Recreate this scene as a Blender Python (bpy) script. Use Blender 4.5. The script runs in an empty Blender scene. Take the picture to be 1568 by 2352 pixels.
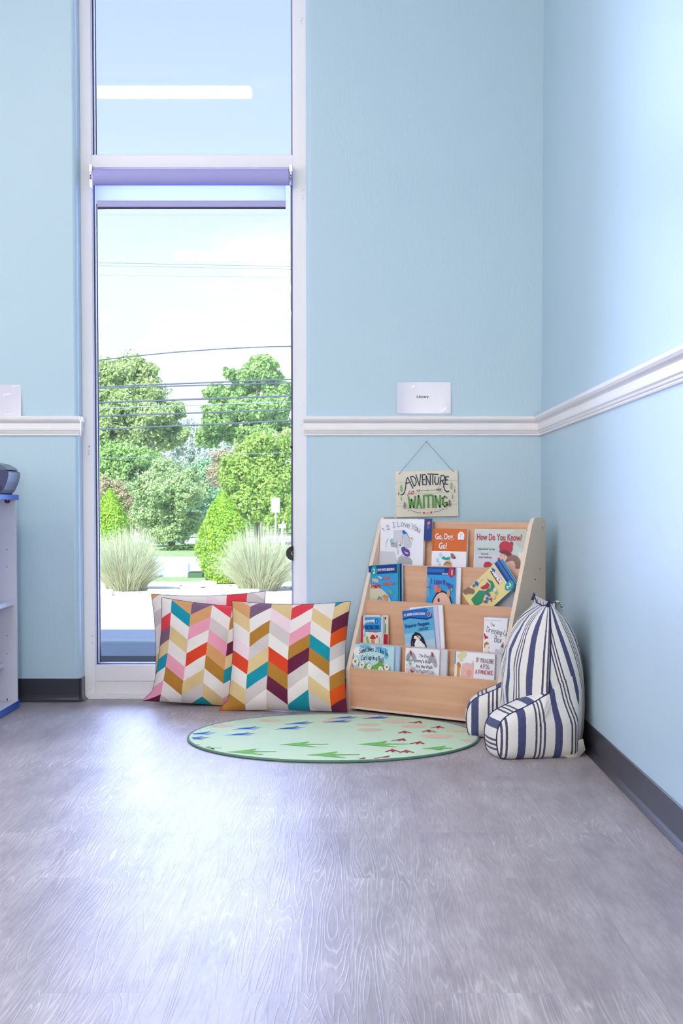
import bpy, math, random
import numpy as np
from mathutils import Matrix, Vector
PI = math.pi
random.seed(7); rng = np.random.default_rng(7)
C = bpy.context.scene.collection
S = bpy.context.scene

# ------------------------------------------------------------------ camera, world, sun, light, exposure
F, CX, CY, PT, CAMH = 3267.0, 803.0, 1308.0, math.radians(2.5), 0.8436
cd = bpy.data.cameras.new('camera'); cam = bpy.data.objects.new('camera', cd); C.objects.link(cam)
cam.location = (0, 0, CAMH); cam.rotation_euler = (PI/2 - PT, 0, 0)
cd.sensor_fit = 'VERTICAL'; cd.sensor_height = 36.0; cd.lens = 36.0*F/2352
cd.shift_x = -(CX-784)/2352; cd.shift_y = (CY-1176)/2352
cd.clip_start = .05; cd.clip_end = 500
S.camera = cam
S.view_settings.view_transform = 'Standard'; S.view_settings.look = 'None'
S.view_settings.exposure = 0.10; S.view_settings.gamma = 1.0
S.view_settings.use_curve_mapping = False

def L(h):                                   # '#rrggbb' (display) -> linear rgba
    h = h.lstrip('#'); o = []
    for i in (0, 2, 4):
        c = int(h[i:i+2], 16)/255
        o.append(c/12.92 if c <= .04045 else ((c+.055)/1.055)**2.4)
    return (*o, 1)

class NT:
    """small helper round a node tree"""
    def __init__(s, tree): s.t = tree; s.n = tree.nodes; s.l = tree.links
    def add(s, typ, **kw):
        n = s.n.new(typ)
        for k, v in kw.items(): setattr(n, k, v)
        return n
    def link(s, a, b): s.l.new(a, b)
    def math(s, op, a, b=None, c=None, clamp=False):
        n = s.add('ShaderNodeMath', operation=op, use_clamp=clamp)
        for i, x in enumerate((a, b, c)):
            if x is None: continue
            if isinstance(x, (int, float)): n.inputs[i].default_value = x
            else: s.link(x, n.inputs[i])
        return n.outputs[0]
    def mix(s, f, a, b, blend='MIX'):
        n = s.add('ShaderNodeMix', data_type='RGBA', blend_type=blend)
        for i, x in ((0, f), (6, a), (7, b)):
            if isinstance(x, (int, float)): n.inputs[i].default_value = x
            elif isinstance(x, tuple): n.inputs[i].default_value = x
            else: s.link(x, n.inputs[i])
        return n.outputs[2]
    def ramp(s, f, stops, interp='LINEAR'):
        n = s.add('ShaderNodeValToRGB'); r = n.color_ramp; r.interpolation = interp
        while len(r.elements) < len(stops): r.elements.new(.5)
        for e, (p, c) in zip(r.elements, stops): e.position = p
        for e, (p, c) in zip(r.elements, stops): e.color = c
        s.link(f, n.inputs[0]); return n.outputs[0]

w = bpy.data.worlds.new('sky'); S.world = w; w.use_nodes = True
wt = NT(w.node_tree); wt.n.clear()
tc = wt.add('ShaderNodeTexCoord'); sx = wt.add('ShaderNodeSeparateXYZ'); wt.link(tc.outputs['Generated'], sx.inputs[0])
sky = wt.ramp(sx.outputs[2], [(0.0, (1.05, 1.08, 1.12, 1)), (.10, (1.05, 1.1, 1.15, 1)), (.16, (.95, 1.01, 1.15, 1)),
                              (.205, (.80, .92, 1.13, 1)), (.25, (.68, .81, 1.12, 1)), (.34, (.58, .70, 1.10, 1)), (.8, (.36, .56, 1.0, 1))])
mp = wt.add('ShaderNodeMapping'); mp.inputs['Scale'].default_value = (9, 9, 22); mp.inputs['Location'].default_value = (.7, 0, .35)
wt.link(tc.outputs['Generated'], mp.inputs[0])
nz = wt.add('ShaderNodeTexNoise'); nz.inputs['Scale'].default_value = 1.0; nz.inputs['Detail'].default_value = 4; wt.link(mp.outputs[0], nz.inputs['Vector'])
cf = wt.ramp(nz.outputs[0], [(.50, (0, 0, 0, 1)), (.60, (1, 1, 1, 1))])
band = wt.ramp(sx.outputs[2], [(.02, (0, 0, 0, 1)), (.08, (1, 1, 1, 1)), (.155, (1, 1, 1, 1)), (.20, (0, 0, 0, 1))])
cm = wt.math('MULTIPLY', cf, band)
col = wt.mix(cm, sky, (1.25, 1.25, 1.22, 1))
bg = wt.add('ShaderNodeBackground'); bg.inputs[1].default_value = 1.08; wt.link(col, bg.inputs[0])
wo = wt.add('ShaderNodeOutputWorld'); wt.link(bg.outputs[0], wo.inputs[0])

def lamp(name, typ, energy, color, loc, direction, **kw):
    d = bpy.data.lights.new(name, typ); d.energy = energy; d.color = color
    for k, v in kw.items(): setattr(d, k, v)
    o = bpy.data.objects.new(name, d); C.objects.link(o); o.location = loc
    o.rotation_euler = Vector(direction).to_track_quat('-Z', 'Y').to_euler()
    return o
lamp('sun', 'SUN', 9.0, (1, .96, .88), (0, -10, 30), (.30, .72, -.72), angle=.01)
# added unseen lamp for daylight assumed from the left wall (outside the frame)
lamp('left_fill_light', 'AREA', 50, (1.0, .88, .98), (-4.7, .6, 2.0), (1, .12, -.10), shape='RECTANGLE', size=9, size_y=2.2)
# added fill light behind the camera, brightens the back wall and left niche
lamp('rear_fill_light', 'AREA', 175, (1.0, .93, .86), (.47, -7.9, 1.4), (-.04, 1, .0), shape='RECTANGLE', size=.62, size_y=2.4)
# added area lamp just outside the pane, for the bluish floor sheen
lamp('window_fill_light', 'AREA', 108, (.50, .58, 1.0), (-.685, 6.47, 1.7), (0, -1, 0), shape='RECTANGLE', size=.85, size_y=3.0)
LAMP = 43.0                                  # radiance of the ceiling lights' diffusers

# ------------------------------------------------------------------ helpers
MATS = {}
def mat(name, color, rough=.5, spec=.5, metal=0.0, noise=0.0, nscale=40, bump=0.0, bscale=200, sheen=0, trans=0, build=None, coat=0, stretch=None):
    if name in MATS: return MATS[name]
    m = bpy.data.materials.new(name); m.use_nodes = True; t = NT(m.node_tree)
    b = t.n['Principled BSDF']; c = L(color) if isinstance(color, str) else color
    b.inputs['Base Color'].default_value = c; b.inputs['Roughness'].default_value = rough
    b.inputs['Specular IOR Level'].default_value = spec; b.inputs['Metallic'].default_value = metal
    if sheen: b.inputs['Sheen Weight'].default_value = sheen
    if coat: b.inputs['Coat Weight'].default_value = coat
    tcn = t.add('ShaderNodeTexCoord')
    src = tcn.outputs['Object']
    if stretch:
        mpn = t.add('ShaderNodeMapping'); mpn.inputs['Scale'].default_value = stretch; t.link(src, mpn.inputs[0]); src = mpn.outputs[0]
    if noise:
        n = t.add('ShaderNodeTexNoise'); n.inputs['Scale'].default_value = nscale; n.inputs['Detail'].default_value = 5
        t.link(src, n.inputs['Vector'])
        k = t.math('MULTIPLY_ADD', n.outputs[0], noise*2, 1-noise)
        v = t.add('ShaderNodeVectorMath', operation='SCALE'); v.inputs[0].default_value = c[:3]; t.link(k, v.inputs['Scale'])
        t.link(v.outputs[0], b.inputs['Base Color'])
    if bump:
        n = t.add('ShaderNodeTexNoise'); n.inputs['Scale'].default_value = bscale; n.inputs['Detail'].default_value = 3
        t.link(src, n.inputs['Vector'])
        bp = t.add('ShaderNodeBump'); bp.inputs['Strength'].default_value = bump; bp.inputs['Distance'].default_value = .002
        t.link(n.outputs[0], bp.inputs['Height']); t.link(bp.outputs[0], b.inputs['Normal'])
    if build: build(t, b, src)
    MATS[name] = m; return m

class MB:
    """collects shapes, each face with a material; build() links them as ONE mesh object"""
    def __init__(s): s.v = []; s.f = []; s.m = []; s.mi = []; s.uv = []; s.sm = []
    def _mi(s, m):
        if m not in s.m: s.m.append(m)
        return s.m.index(m)
    def add(s, vs, fs, m, uv=None, smooth=False, M=None):
        b = len(s.v)
        if M is not None: vs = [tuple(M @ Vector(p)) for p in vs]
        s.v += [tuple(p) for p in vs]; k = s._mi(m)
        for i, f in enumerate(fs):
            s.f.append([b+q for q in f]); s.mi.append(k); s.sm.append(smooth)
            s.uv.append(uv[i] if uv else [(0, 0)]*len(f))
        return s
    def box(s, x0, x1, y0, y1, z0, z1, m, M=None):
        vs = [(x, y, z) for z in (z0, z1) for y in (y0, y1) for x in (x0, x1)]
        return s.add(vs, [(0, 2, 3, 1), (4, 5, 7, 6), (0, 1, 5, 4), (2, 6, 7, 3), (0, 4, 6, 2), (1, 3, 7, 5)], m, M=M)
    def prism(s, pts, a, b, m, axis='z', cap=None, M=None, smooth=False):
        """pts outline in the two other axes, extruded from a to b along axis"""
        def P(p, h):
            return (p[0], p[1], h) if axis == 'z' else ((h, p[0], p[1]) if axis == 'x' else (p[0], h, p[1]))
        n = len(pts)
        vs = [P(p, a) for p in pts]+[P(p, b) for p in pts]
        s.add(vs, [(i, (i+1) % n, n+(i+1) % n, n+i) for i in range(n)], m, M=M, smooth=smooth)
        s.add(vs, [tuple(range(n))[::-1], tuple(range(n, 2*n))], cap or m, M=M)
        return s
    def tube(s, pts, r, m, n=8, closed=False, M=None, caps=True):
        pts = [Vector(p) for p in pts]; N = len(pts); rr = r if isinstance(r, (list, tuple)) else [r]*N
        vs = []; up = Vector((0, 0, 1)); prev = None
        for i, p in enumerate(pts):
            if closed: d = pts[(i+1) % N]-pts[i-1]
            else: d = pts[min(i+1, N-1)]-pts[max(i-1, 0)]
            d.normalize()
            if prev is None:
                a = d.cross(up)
                if a.length < .1: a = d.cross(Vector((1, 0, 0)))
            else: a = prev-d*prev.dot(d)
            a.normalize(); prev = a; b = d.cross(a)
            for k in range(n):
                t = 2*PI*k/n; vs.append(p+(a*math.cos(t)+b*math.sin(t))*rr[i])
        fs = []
        for i in range(N if closed else N-1):
            j = (i+1) % N
            for k in range(n): fs.append((i*n+k, i*n+(k+1) % n, j*n+(k+1) % n, j*n+k))
        if not closed and caps: fs += [tuple(range(n))[::-1], tuple((N-1)*n+k for k in range(n))]
        return s.add(vs, fs, m, smooth=True, M=M)
    def lathe(s, prof, m, n=24, M=None, smooth=True):
        """prof: list of (r, z)"""
        vs = [(r*math.cos(2*PI*k/n), r*math.sin(2*PI*k/n), z) for r, z in prof for k in range(n)]
        fs = [(i*n+k, i*n+(k+1) % n, (i+1)*n+(k+1) % n, (i+1)*n+k) for i in range(len(prof)-1) for k in range(n)]
        return s.add(vs, fs, m, M=M, smooth=smooth)
    def ball(s, c, r, m, n=8, sc=(1, 1, 1)):
        prof = [(math.sin(PI*i/n)*r, -math.cos(PI*i/n)*r) for i in range(n+1)]
        vs0 = len(s.v); s.lathe([(max(p[0], 1e-5), p[1]) for p in prof], m, n=n*2)
        for i in range(vs0, len(s.v)): p = s.v[i]; s.v[i] = (p[0]*sc[0]+c[0], p[1]*sc[1]+c[1], p[2]*sc[2]+c[2])
        return s
    def build(s, name, parent=None, bevel=0, M=None, seg=2):
        me = bpy.data.meshes.new(name); me.from_pydata(s.v, [], s.f)
        for m in s.m: me.materials.append(m)
        me.polygons.foreach_set('material_index', s.mi); me.polygons.foreach_set('use_smooth', s.sm)
        uvl = me.uv_layers.new(name='UVMap'); flat = [c for f in s.uv for p in f for c in p]
        uvl.data.foreach_set('uv', flat)
        me.update()
        o = bpy.data.objects.new(name, me); C.objects.link(o)
        if parent: o.parent = parent
        if M is not None: o.matrix_basis = M
        if bevel:
            b = o.modifiers.new('bevel', 'BEVEL'); b.width = bevel; b.segments = seg; b.limit_method = 'ANGLE'; b.angle_limit = .6
        return o

def tag(o, label=None, cat=None, group=None, kind=None):
    if label: o['label'] = label
    if cat: o['category'] = cat
    if group: o['group'] = group
    if kind: o['kind'] = kind
    return o
def thing(name, label, cat, M=None, group=None, kind=None):
    o = bpy.data.objects.new(name, None); C.objects.link(o); o.empty_display_size = .05
    if M is not None: o.matrix_basis = M
    return tag(o, label, cat, group, kind)
def ray(x, y):
    r = (x-CX)/F; u = (CY-y)/F
    return (r, math.cos(PT)+u*math.sin(PT), -math.sin(PT)+u*math.cos(PT))
def atY(x, y, Y): d = ray(x, y); t = Y/d[1]; return (d[0]*t, Y, CAMH+d[2]*t)
def atZ(x, y, Z=0.): d = ray(x, y); t = (Z-CAMH)/d[2]; return (d[0]*t, d[1]*t, Z)

# stroke lettering: x 0-6, y with baseline 2, x-height 6, capitals 9, descender 0
GL = {'A': '0 02 39 62;15 55', 'B': '0 02 09 39 57 36 06;36 54 42 02', 'C': '68 39 16 03 32 63', 'D': '0 02 09 48 66 53 32 02', 'E': '69 09 02 62;06 46',
 'F': '69 09 02;06 46', 'G': '58 39 07 04 32 63 65 45', 'H': '09 02;69 62;06 66', 'I': '19 59;39 32;12 52', 'K': '09 02;69 05 62', 'L': '09 02 52',
 'N': '02 09 62 69', 'O': '39 07 04 32 64 67 39', 'P': '02 09 49 67 45 05', 'R': '02 09 49 67 45 05 62', 'S': '58 39 17 45 54 32 03', 'T': '09 69;39 32',
 'U': '09 03 32 63 69', 'V': '09 32 69', 'W': '09 12 37 52 69', 'Y': '09 36 69;36 32', 'J': '49 43 22 03', 'X': '09 62;02 69', 'M': '02 09 34 69 62',
 'a': '46 16 04 12 43;46 42 52', 'b': '09 02 32 44 36 05', 'c': '46 16 04 12 42', 'd': '49 42 12 04 16 46', 'e': '04 44 36 16 04 12 42', 'f': '49 38 22;06 46',
 'g': '46 16 04 12 43;46 41 10', 'h': '09 02;05 26 45 42', 'i': '16 12;18 17', 'k': '09 02;46 04 42', 'l': '19 12 22', 'm': '06 02;05 16 35 32;35 46 55 52',
 'n': '06 02;05 26 45 42', 'o': '16 04 12 32 44 36 16', 'p': '06 00;05 36 44 22 03', 'r': '06 02;04 26 46', 's': '46 16 05 34 43 32 02', 't': '29 22 42;06 46',
 'u': '06 03 12 43;46 42 52', 'v': '06 22 46', 'w': '06 12 25 32 46', 'x': '06 42;02 46', 'y': '06 23;46 10', '1': '17 39 32', '2': '07 29 57 02 52', ',': '12 01',
 '.': '12 13', '!': '29 24;22 23', '-': '05 35', '?': '07 29 57 35 34;32 33', "'": '19 17', 'D0': ''}
def glyph(ch):
    g = GL.get(ch)
    if not g: return []
    if g.startswith('0 '): g = g[2:]
    return [[(int(p[0]), int(p[1])-2) for p in st.split()] for st in g.split(';')]

class Art(MB):
    """flat printed marks on the plane y=0 facing -y; x right, z up; every call is one layer further out"""
    def __init__(s, step=.00018): super().__init__(); s.k = 0; s.step = step
    def y(s): s.k += 1; return -s.k*s.step
    def poly(s, pts, m, y=None):
        y = s.y() if y is None else y
        if len(pts) > 4:
            bm_v = [(p[0], y, p[1]) for p in pts]
            # triangulate by fan from centroid only if convex enough; general polygons through mathutils
            from mathutils.geometry import tessellate_polygon
            tr = tessellate_polygon([[Vector((p[0], p[1], 0)) for p in pts]])
            return s.add(bm_v, [tuple(t) for t in tr], m)
        return s.add([(p[0], y, p[1]) for p in pts], [tuple(range(len(pts)))], m)
    def rect(s, x0, z0, x1, z1, m): return s.poly([(x0, z0), (x1, z0), (x1, z1), (x0, z1)], m)
    def ell(s, x, z, a, b, m, rot=0, n=18, a0=0, a1=2*PI):
        c, q = math.cos(rot), math.sin(rot); P = []
        for i in range(n+1 if a1-a0 < 6.2 else n):
            t = a0+(a1-a0)*i/n; X, Z = a*math.cos(t), b*math.sin(t); P.append((x+X*c-Z*q, z+X*q+Z*c))
        return s.poly(P, m)
    def stroke(s, pts, wd, m, y=None):
        y = s.y() if y is None else y
        for (x0, z0), (x1, z1) in zip(pts, pts[1:]):
            dx, dz = x1-x0, z1-z0; l = math.hypot(dx, dz) or 1e-6; ex, ez = dx/l*wd*.4, dz/l*wd*.4; nx, nz = -dz/l*wd/2, dx/l*wd/2
            s.add([(x0-ex+nx, y, z0-ez+nz), (x0-ex-nx, y, z0-ez-nz), (x1+ex-nx, y, z1+ez-nz), (x1+ex+nx, y, z1+ez+nz)], [(0, 1, 2, 3)], m)
        return s
    def hand(s, txt, x, z, h, m, wd=None, wide=.8, gap=1.6, width=None, rot=0, arc=0):
        """stroke lettering; h = capital height; width = fit to this width; arc = rise in the middle"""
        wd = wd or h*.11; u = h/7.; adv = []; cx_ = 0
        for ch in txt:
            if ch == ' ': adv.append(cx_); cx_ += 3.2; continue
            mx = max([p[0] for st in glyph(ch) for p in st] or [2]); adv.append(cx_); cx_ += mx+gap
        tot = (cx_-gap)*u*wide; fx = (width/tot if width else 1)*wide; y = s.y(); c, q = math.cos(rot), math.sin(rot); T = (cx_-gap)*u*fx
        for ch, ax in zip(txt, adv):
            for st in glyph(ch):
                P = []
                for px, pz in st:
                    X, Z = (ax+px)*u*fx, pz*u
                    if arc: tt = X/T*2-1; Z += arc*(1-tt*tt)
                    P.append((x+X*c-Z*q, z+X*q+Z*c))
                s.stroke(P, wd, m, y)
        return s
    def text(s, txt, x, z, size, m, width=None, rot=0, align='LEFT', bold=0, sxx=1):
        cu = bpy.data.curves.new('t', 'FONT'); cu.body = txt; cu.size = size; cu.align_x = align; cu.offset = bold; cu.resolution_u = 3
        ob = bpy.data.objects.new('t', cu); C.objects.link(ob)
        dg = bpy.context.evaluated_depsgraph_get(); me = bpy.data.meshes.new_from_object(ob.evaluated_get(dg))
        vs = [v.co.copy() for v in me.vertices]; fs = [tuple(p.vertices) for p in me.polygons]
        bpy.data.objects.remove(ob); bpy.data.curves.remove(cu); bpy.data.meshes.remove(me)
        y = s.y(); c, q = math.cos(rot), math.sin(rot)
        if width and vs:
            a = min(v.x for v in vs); b = max(v.x for v in vs); sxx = width/(b-a)
        return s.add([(x+v.x*sxx*c-v.y*q, y, z+v.x*sxx*q+v.y*c) for v in vs], fs, m)

# ------------------------------------------------------------------ materials
def wall_nodes(t, b, src):
    mpn = t.add('ShaderNodeMapping'); mpn.inputs['Scale'].default_value = (1, 1, .35); t.link(src, mpn.inputs[0])
    n = t.add('ShaderNodeTexNoise'); n.inputs['Scale'].default_value = 150; n.inputs['Detail'].default_value = 4; t.link(mpn.outputs[0], n.inputs['Vector'])
    bp = t.add('ShaderNodeBump'); bp.inputs['Strength'].default_value = .35; bp.inputs['Distance'].default_value = .0022
    t.link(n.outputs[0], bp.inputs['Height']); t.link(bp.outputs[0], b.inputs['Normal'])
    n2 = t.add('ShaderNodeTexNoise'); n2.inputs['Scale'].default_value = 2.2; n2.inputs['Detail'].default_value = 3; t.link(src, n2.inputs['Vector'])
    c = t.mix(n2.outputs[0], L('#b3cddb'), L('#b9d3df')); t.link(c, b.inputs['Base Color'])
M_wall = mat('wall_paint', '#a6cbdb', rough=.36, spec=.45, build=wall_nodes)
M_trim = mat('trim_paint', '#efebec', rough=.35, spec=.5, noise=.02, nscale=30)
M_frame = mat('window_frame_paint', '#f0eef0', rough=.4, spec=.4, noise=.03, nscale=12, stretch=(1, 1, .2))
M_base = mat('vinyl_base', '#2c2b38', rough=.32, spec=.5, noise=.15, nscale=8)
M_ceil = mat('ceiling_tile', '#f2f2f0', rough=.9, noise=.02)
M_white = mat('white_print', '#eceaf0', rough=.5)
M_black = mat('black_print', '#15151c', rough=.5)
M_steel = mat('steel', '#b9bac6', rough=.25, metal=1.0)
M_navy = mat('navy_print', '#18355e', rough=.5)

def floor_nodes(t, b, src):
    # planks run along Y: 0.18 m wide, 1.22 m long
    br = t.add('ShaderNodeTexBrick'); br.offset = .37; br.inputs['Scale'].default_value = 1
    br.inputs['Brick Width'].default_value = 1.22; br.inputs['Row Height'].default_value = .178
    br.inputs['Mortar Size'].default_value = .0009; br.inputs['Mortar Smooth'].default_value = .1; br.inputs['Bias'].default_value = 0
    br.inputs['Color1'].default_value = (0, 0, 0, 1); br.inputs['Color2'].default_value = (1, 1, 1, 1); br.inputs['Mortar'].default_value = (.5, .5, .5, 1)
    sp = t.add('ShaderNodeSeparateXYZ'); t.link(src, sp.inputs[0])
    cb = t.add('ShaderNodeCombineXYZ'); t.link(sp.outputs[1], cb.inputs[0]); t.link(sp.outputs[0], cb.inputs[1]); t.link(cb.outputs[0], br.inputs['Vector'])
    rnd = t.add('ShaderNodeSeparateColor'); t.link(br.outputs['Color'], rnd.inputs[0])
    # grain
    cb2 = t.add('ShaderNodeCombineXYZ'); t.link(t.math('MULTIPLY', sp.outputs[0], 11), cb2.inputs[0]); t.link(t.math('MULTIPLY', sp.outputs[1], .7), cb2.inputs[1])
    t.link(t.math('MULTIPLY', rnd.outputs[0], 37), cb2.inputs[2])
    wv = t.add('ShaderNodeTexNoise'); wv.inputs['Scale'].default_value = 1.1; wv.inputs['Detail'].default_value = 2; t.link(cb2.outputs[0], wv.inputs['Vector'])
    rings = t.math('FRACT', t.math('MULTIPLY', wv.outputs[0], 26))
    line = t.ramp(rings, [(0, (1, 1, 1, 1)), (.16, (.15, .15, .15, 1)), (.5, (0, 0, 0, 1)), (.86, (.15, .15, .15, 1)), (1, (1, 1, 1, 1))])
    cb3 = t.add('ShaderNodeCombineXYZ'); t.link(t.math('MULTIPLY', sp.outputs[0], 60), cb3.inputs[0]); t.link(t.math('MULTIPLY', sp.outputs[1], 4), cb3.inputs[1]); t.link(rnd.outputs[0], cb3.inputs[2])
    fine = t.add('ShaderNodeTexNoise'); fine.inputs['Scale'].default_value = 3; fine.inputs['Detail'].default_value = 6; t.link(cb3.outputs[0], fine.inputs['Vector'])
    big = t.add('ShaderNodeTexNoise'); big.inputs['Scale'].default_value = 2.4; big.inputs['Detail'].default_value = 4; t.link(src, big.inputs['Vector'])
    c = t.mix(big.outputs[0], L('#958b8e'), L('#b3aaac'))
    c = t.mix(t.math('MULTIPLY', rnd.outputs[0], .35), c, L('#a69d9f'))
    cb4 = t.add('ShaderNodeCombineXYZ'); t.link(t.math('MULTIPLY', sp.outputs[0], 6), cb4.inputs[0]); t.link(t.math('MULTIPLY', sp.outputs[1], 1.3), cb4.inputs[1]); t.link(t.math('MULTIPLY', rnd.outputs[0], 19), cb4.inputs[2])
    pat = t.add('ShaderNodeTexNoise'); pat.inputs['Scale'].default_value = 1.6; pat.inputs['Detail'].default_value = 7; pat.inputs['Roughness'].default_value = .68; t.link(cb4.outputs[0], pat.inputs['Vector'])
    c = t.mix(t.ramp(pat.outputs[0], [(.47, (0, 0, 0, 1)), (.66, (.62, .62, .62, 1))]), c, L('#7c7276'))
    c = t.mix(t.ramp(pat.outputs[0], [(.30, (.45, .45, .45, 1)), (.44, (0, 0, 0, 1))]), c, L('#c6bfc2'))
    c = t.mix(t.math('MULTIPLY', line, t.math('MULTIPLY', t.ramp(big.outputs[0], [(.47, (0, 0, 0, 1)), (.60, (1, 1, 1, 1))]), .5)), c, L('#d9d3d5'))
    c = t.mix(t.ramp(fine.outputs[0], [(.42, (.35, .35, .35, 1)), (.56, (0, 0, 0, 1))]), c, L('#7e7479'))
    c = t.mix(t.math('MULTIPLY', br.outputs['Fac'], .28), c, L('#6d6468'))
    t.link(c, b.inputs['Base Color'])
    r = t.math('MULTIPLY_ADD', fine.outputs[0], .18, .36); t.link(r, b.inputs['Roughness'])
    h = t.math('ADD', t.math('MULTIPLY', line, .5), t.math('MULTIPLY', fine.outputs[0], .6))
    bp = t.add('ShaderNodeBump'); bp.inputs['Strength'].default_value = .35; bp.inputs['Distance'].default_value = .0012
    t.link(h, bp.inputs['Height']); t.link(bp.outputs[0], b.inputs['Normal'])
M_floor = mat('vinyl_plank', '#b9b2b8', rough=.35, spec=.55, build=floor_nodes)

def birch_nodes(t, b, src):
    mpn = t.add('ShaderNodeMapping'); mpn.inputs['Scale'].default_value = (1.2, 8, 14); t.link(src, mpn.inputs[0])
    n = t.add('ShaderNodeTexNoise'); n.inputs['Scale'].default_value = 2.5; n.inputs['Detail'].default_value = 6; t.link(mpn.outputs[0], n.inputs['Vector'])
    c = t.ramp(n.outputs[0], [(.3, L('#cd9d7b')), (.55, L('#d6a988')), (.75, L('#deb596'))]); t.link(c, b.inputs['Base Color'])
M_birch = mat('birch_plywood', '#d8b196', rough=.38, spec=.45, build=birch_nodes)
M_birch_v = mat('birch_side_panel', '#e0cab4', rough=.4, spec=.45, noise=.05, nscale=6, stretch=(3, 3, .7))
M_edge = mat('birch_edge', '#e3cdb8', rough=.4, noise=.08, nscale=60)

# ------------------------------------------------------------------ the room
YB, XR, CEIL = 6.15, .825, 3.545
WX0, WX1 = -1.170, -.188                      # window opening
mb = MB(); mb.box(-5.2, 1.0, -8.2, 6.44, -.12, 0, M_floor); tag(mb.build('floor'), kind='structure')
mb = MB(); mb.box(-5.2, 1.0, -8.2, 6.44, CEIL, CEIL+.2, M_ceil); tag(mb.build('ceiling'), kind='structure')
def corner(cx, cy, r, a0, a1, n=6): return [(cx+r*math.cos(a0+(a1-a0)*i/n), cy+r*math.sin(a0+(a1-a0)*i/n)) for i in range(n+1)]
mb = MB(); r = .022
mb.prism([(-5.2, YB)]+corner(WX0-r, YB+r, r, -PI/2, 0)+[(WX0, 6.44), (-5.2, 6.44)], 0, CEIL, M_wall, smooth=False)
mb.prism([(WX1, 6.44)]+corner(WX1+r, YB+r, r, PI, 1.5*PI)+[(1.0, YB), (1.0, 6.44)], 0, CEIL, M_wall)
mb.box(WX0, WX1, YB, 6.44, 3.34, CEIL, M_wall)
mb.box(-5.2, 1.0, 6.24, 6.44, CEIL+.2, 5.0, M_wall)
tag(mb.build('wall_back'), kind='structure')
mb = MB(); mb.box(XR, 1.0, -8.2, YB, 0, CEIL, M_wall); tag(mb.build('wall_right'), kind='structure')
mb = MB(); mb.box(-5.2, -5.0, -8.2, YB, 0, .9, M_wall); mb.box(-5.2, -5.0, -8.2, YB, 3.1, CEIL, M_wall)
mb.box(-5.2, -5.0, -8.2, -.8, .9, 3.1, M_wall); mb.box(-5.2, -5.0, 5.2, YB, .9, 3.1, M_wall); tag(mb.build('wall_left'), kind='structure')  # opening is assumed, added out of view to let in sky light
mb = MB(); mb.box(-5.2, 1.0, -8.2, -8.0, 0, CEIL, M_wall); tag(mb.build('wall_front'), kind='structure')

# chair rail: profile (out from wall, height)
RZ = 1.1515
RAIL = [(0, 0), (.007, .001), (.009, .005), (.007, .009), (.011, .013), (.013, .019), (.017, .024), (.018, .030), (.017, .052), (.020, .056), (.028, .062), (.033, .070), (.034, .080), (.031, .083), (0, .083)]
mb = MB()
mb.prism([(YB-a, RZ+z) for a, z in RAIL], -5.0, WX0+.012, M_trim, axis='x')
mb.prism([(WX0-.003+a*.55, RZ+z) for a, z in RAIL], YB-.012, YB+.085, M_trim, axis='y')
tag(mb.build('trim_1'), kind='structure')
mb = MB(); mb.prism([(YB-a, RZ+z) for a, z in RAIL], WX1-.010, XR, M_trim, axis='x'); tag(mb.build('trim_2'), kind='structure')
mb = MB(); mb.prism([(XR-a, RZ+z) for a, z in RAIL], -8.0, YB, M_trim, axis='y'); tag(mb.build('trim_3'), kind='structure')
# cove base
COVE = [(0, 0), (.016, 0), (.017, .003), (.010, .009), (.005, .018), (.004, .030), (.004, .098), (.002, .101), (0, .101)]
mb = MB(); mb.prism([(YB-a, z) for a, z in COVE], -5.0, WX0-.006, M_base, axis='x')
def sweep(prof, path, m):
    """profile (out, z) swept along a plan path with outward normals"""
    vs = []; n = len(prof)
    for (x, y), (nx, ny) in path: vs += [(x+nx*a, y+ny*a, z) for a, z in prof]
    return vs, [(i*n+k, i*n+(k+1) % n, (i+1)*n+(k+1) % n, (i+1)*n+k) for i in range(len(path)-1) for k in range(n)]
path = [((WX0-.022+.022*math.sin(t), YB+.022-.022*math.cos(t)), (math.sin(t), -math.cos(t))) for t in [PI/2*i/6 for i in range(7)]]+[((WX0, YB+.09), (1, 0))]
vs, fs = sweep(COVE, path, M_base); mb.add(vs, fs, M_base, smooth=False)
tag(mb.build('baseboard_back'), kind='structure')
mb = MB(); mb.prism([(YB-a, z) for a, z in COVE], WX1+.004, XR, M_base, axis='x'); tag(mb.build('baseboard_corner'), kind='structure')
mb = MB(); mb.prism([(XR-a, z) for a, z in COVE], -8.0, YB-.004, M_base, axis='y'); tag(mb.build('baseboard_right'), kind='structure')

# ------------------------------------------------------------------ window
FY = 6.245
GX0, GX1, GZ0, MZ0, MZ1 = -1.121, -.247, .148, 2.318, 2.371
win = thing('window_1', None, None, Matrix.Translation((0, 0, 0)), kind='structure')
mb = MB()
mb.box(WX0, GX0, FY, FY+.11, 0, 3.34, M_frame); mb.box(GX1, WX1, FY, FY+.11, 0, 3.34, M_frame)
mb.box(GX0, GX1, FY, FY+.11, .078, GZ0, M_frame); mb.box(GX0, GX1, FY+.003, FY+.11, .022, .078, M_frame)
mb.box(WX0, WX1, FY-.008, FY+.11, 0, .022, M_frame); mb.box(GX0, GX1, FY, FY+.11, 3.28, 3.34, M_frame)
mb.build('window_frame', win, bevel=.0015)
mb = MB(); mb.box(GX0, GX1, FY, FY+.11, MZ0, MZ1, M_frame); mb.build('mullion', win, bevel=.0015)
M_gask = mat('dark_gasket', '#1d2440', rough=.5, noise=.1)
M_stop = mat('glazing_stop', '#c8cae6', rough=.3, noise=.02)
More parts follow.
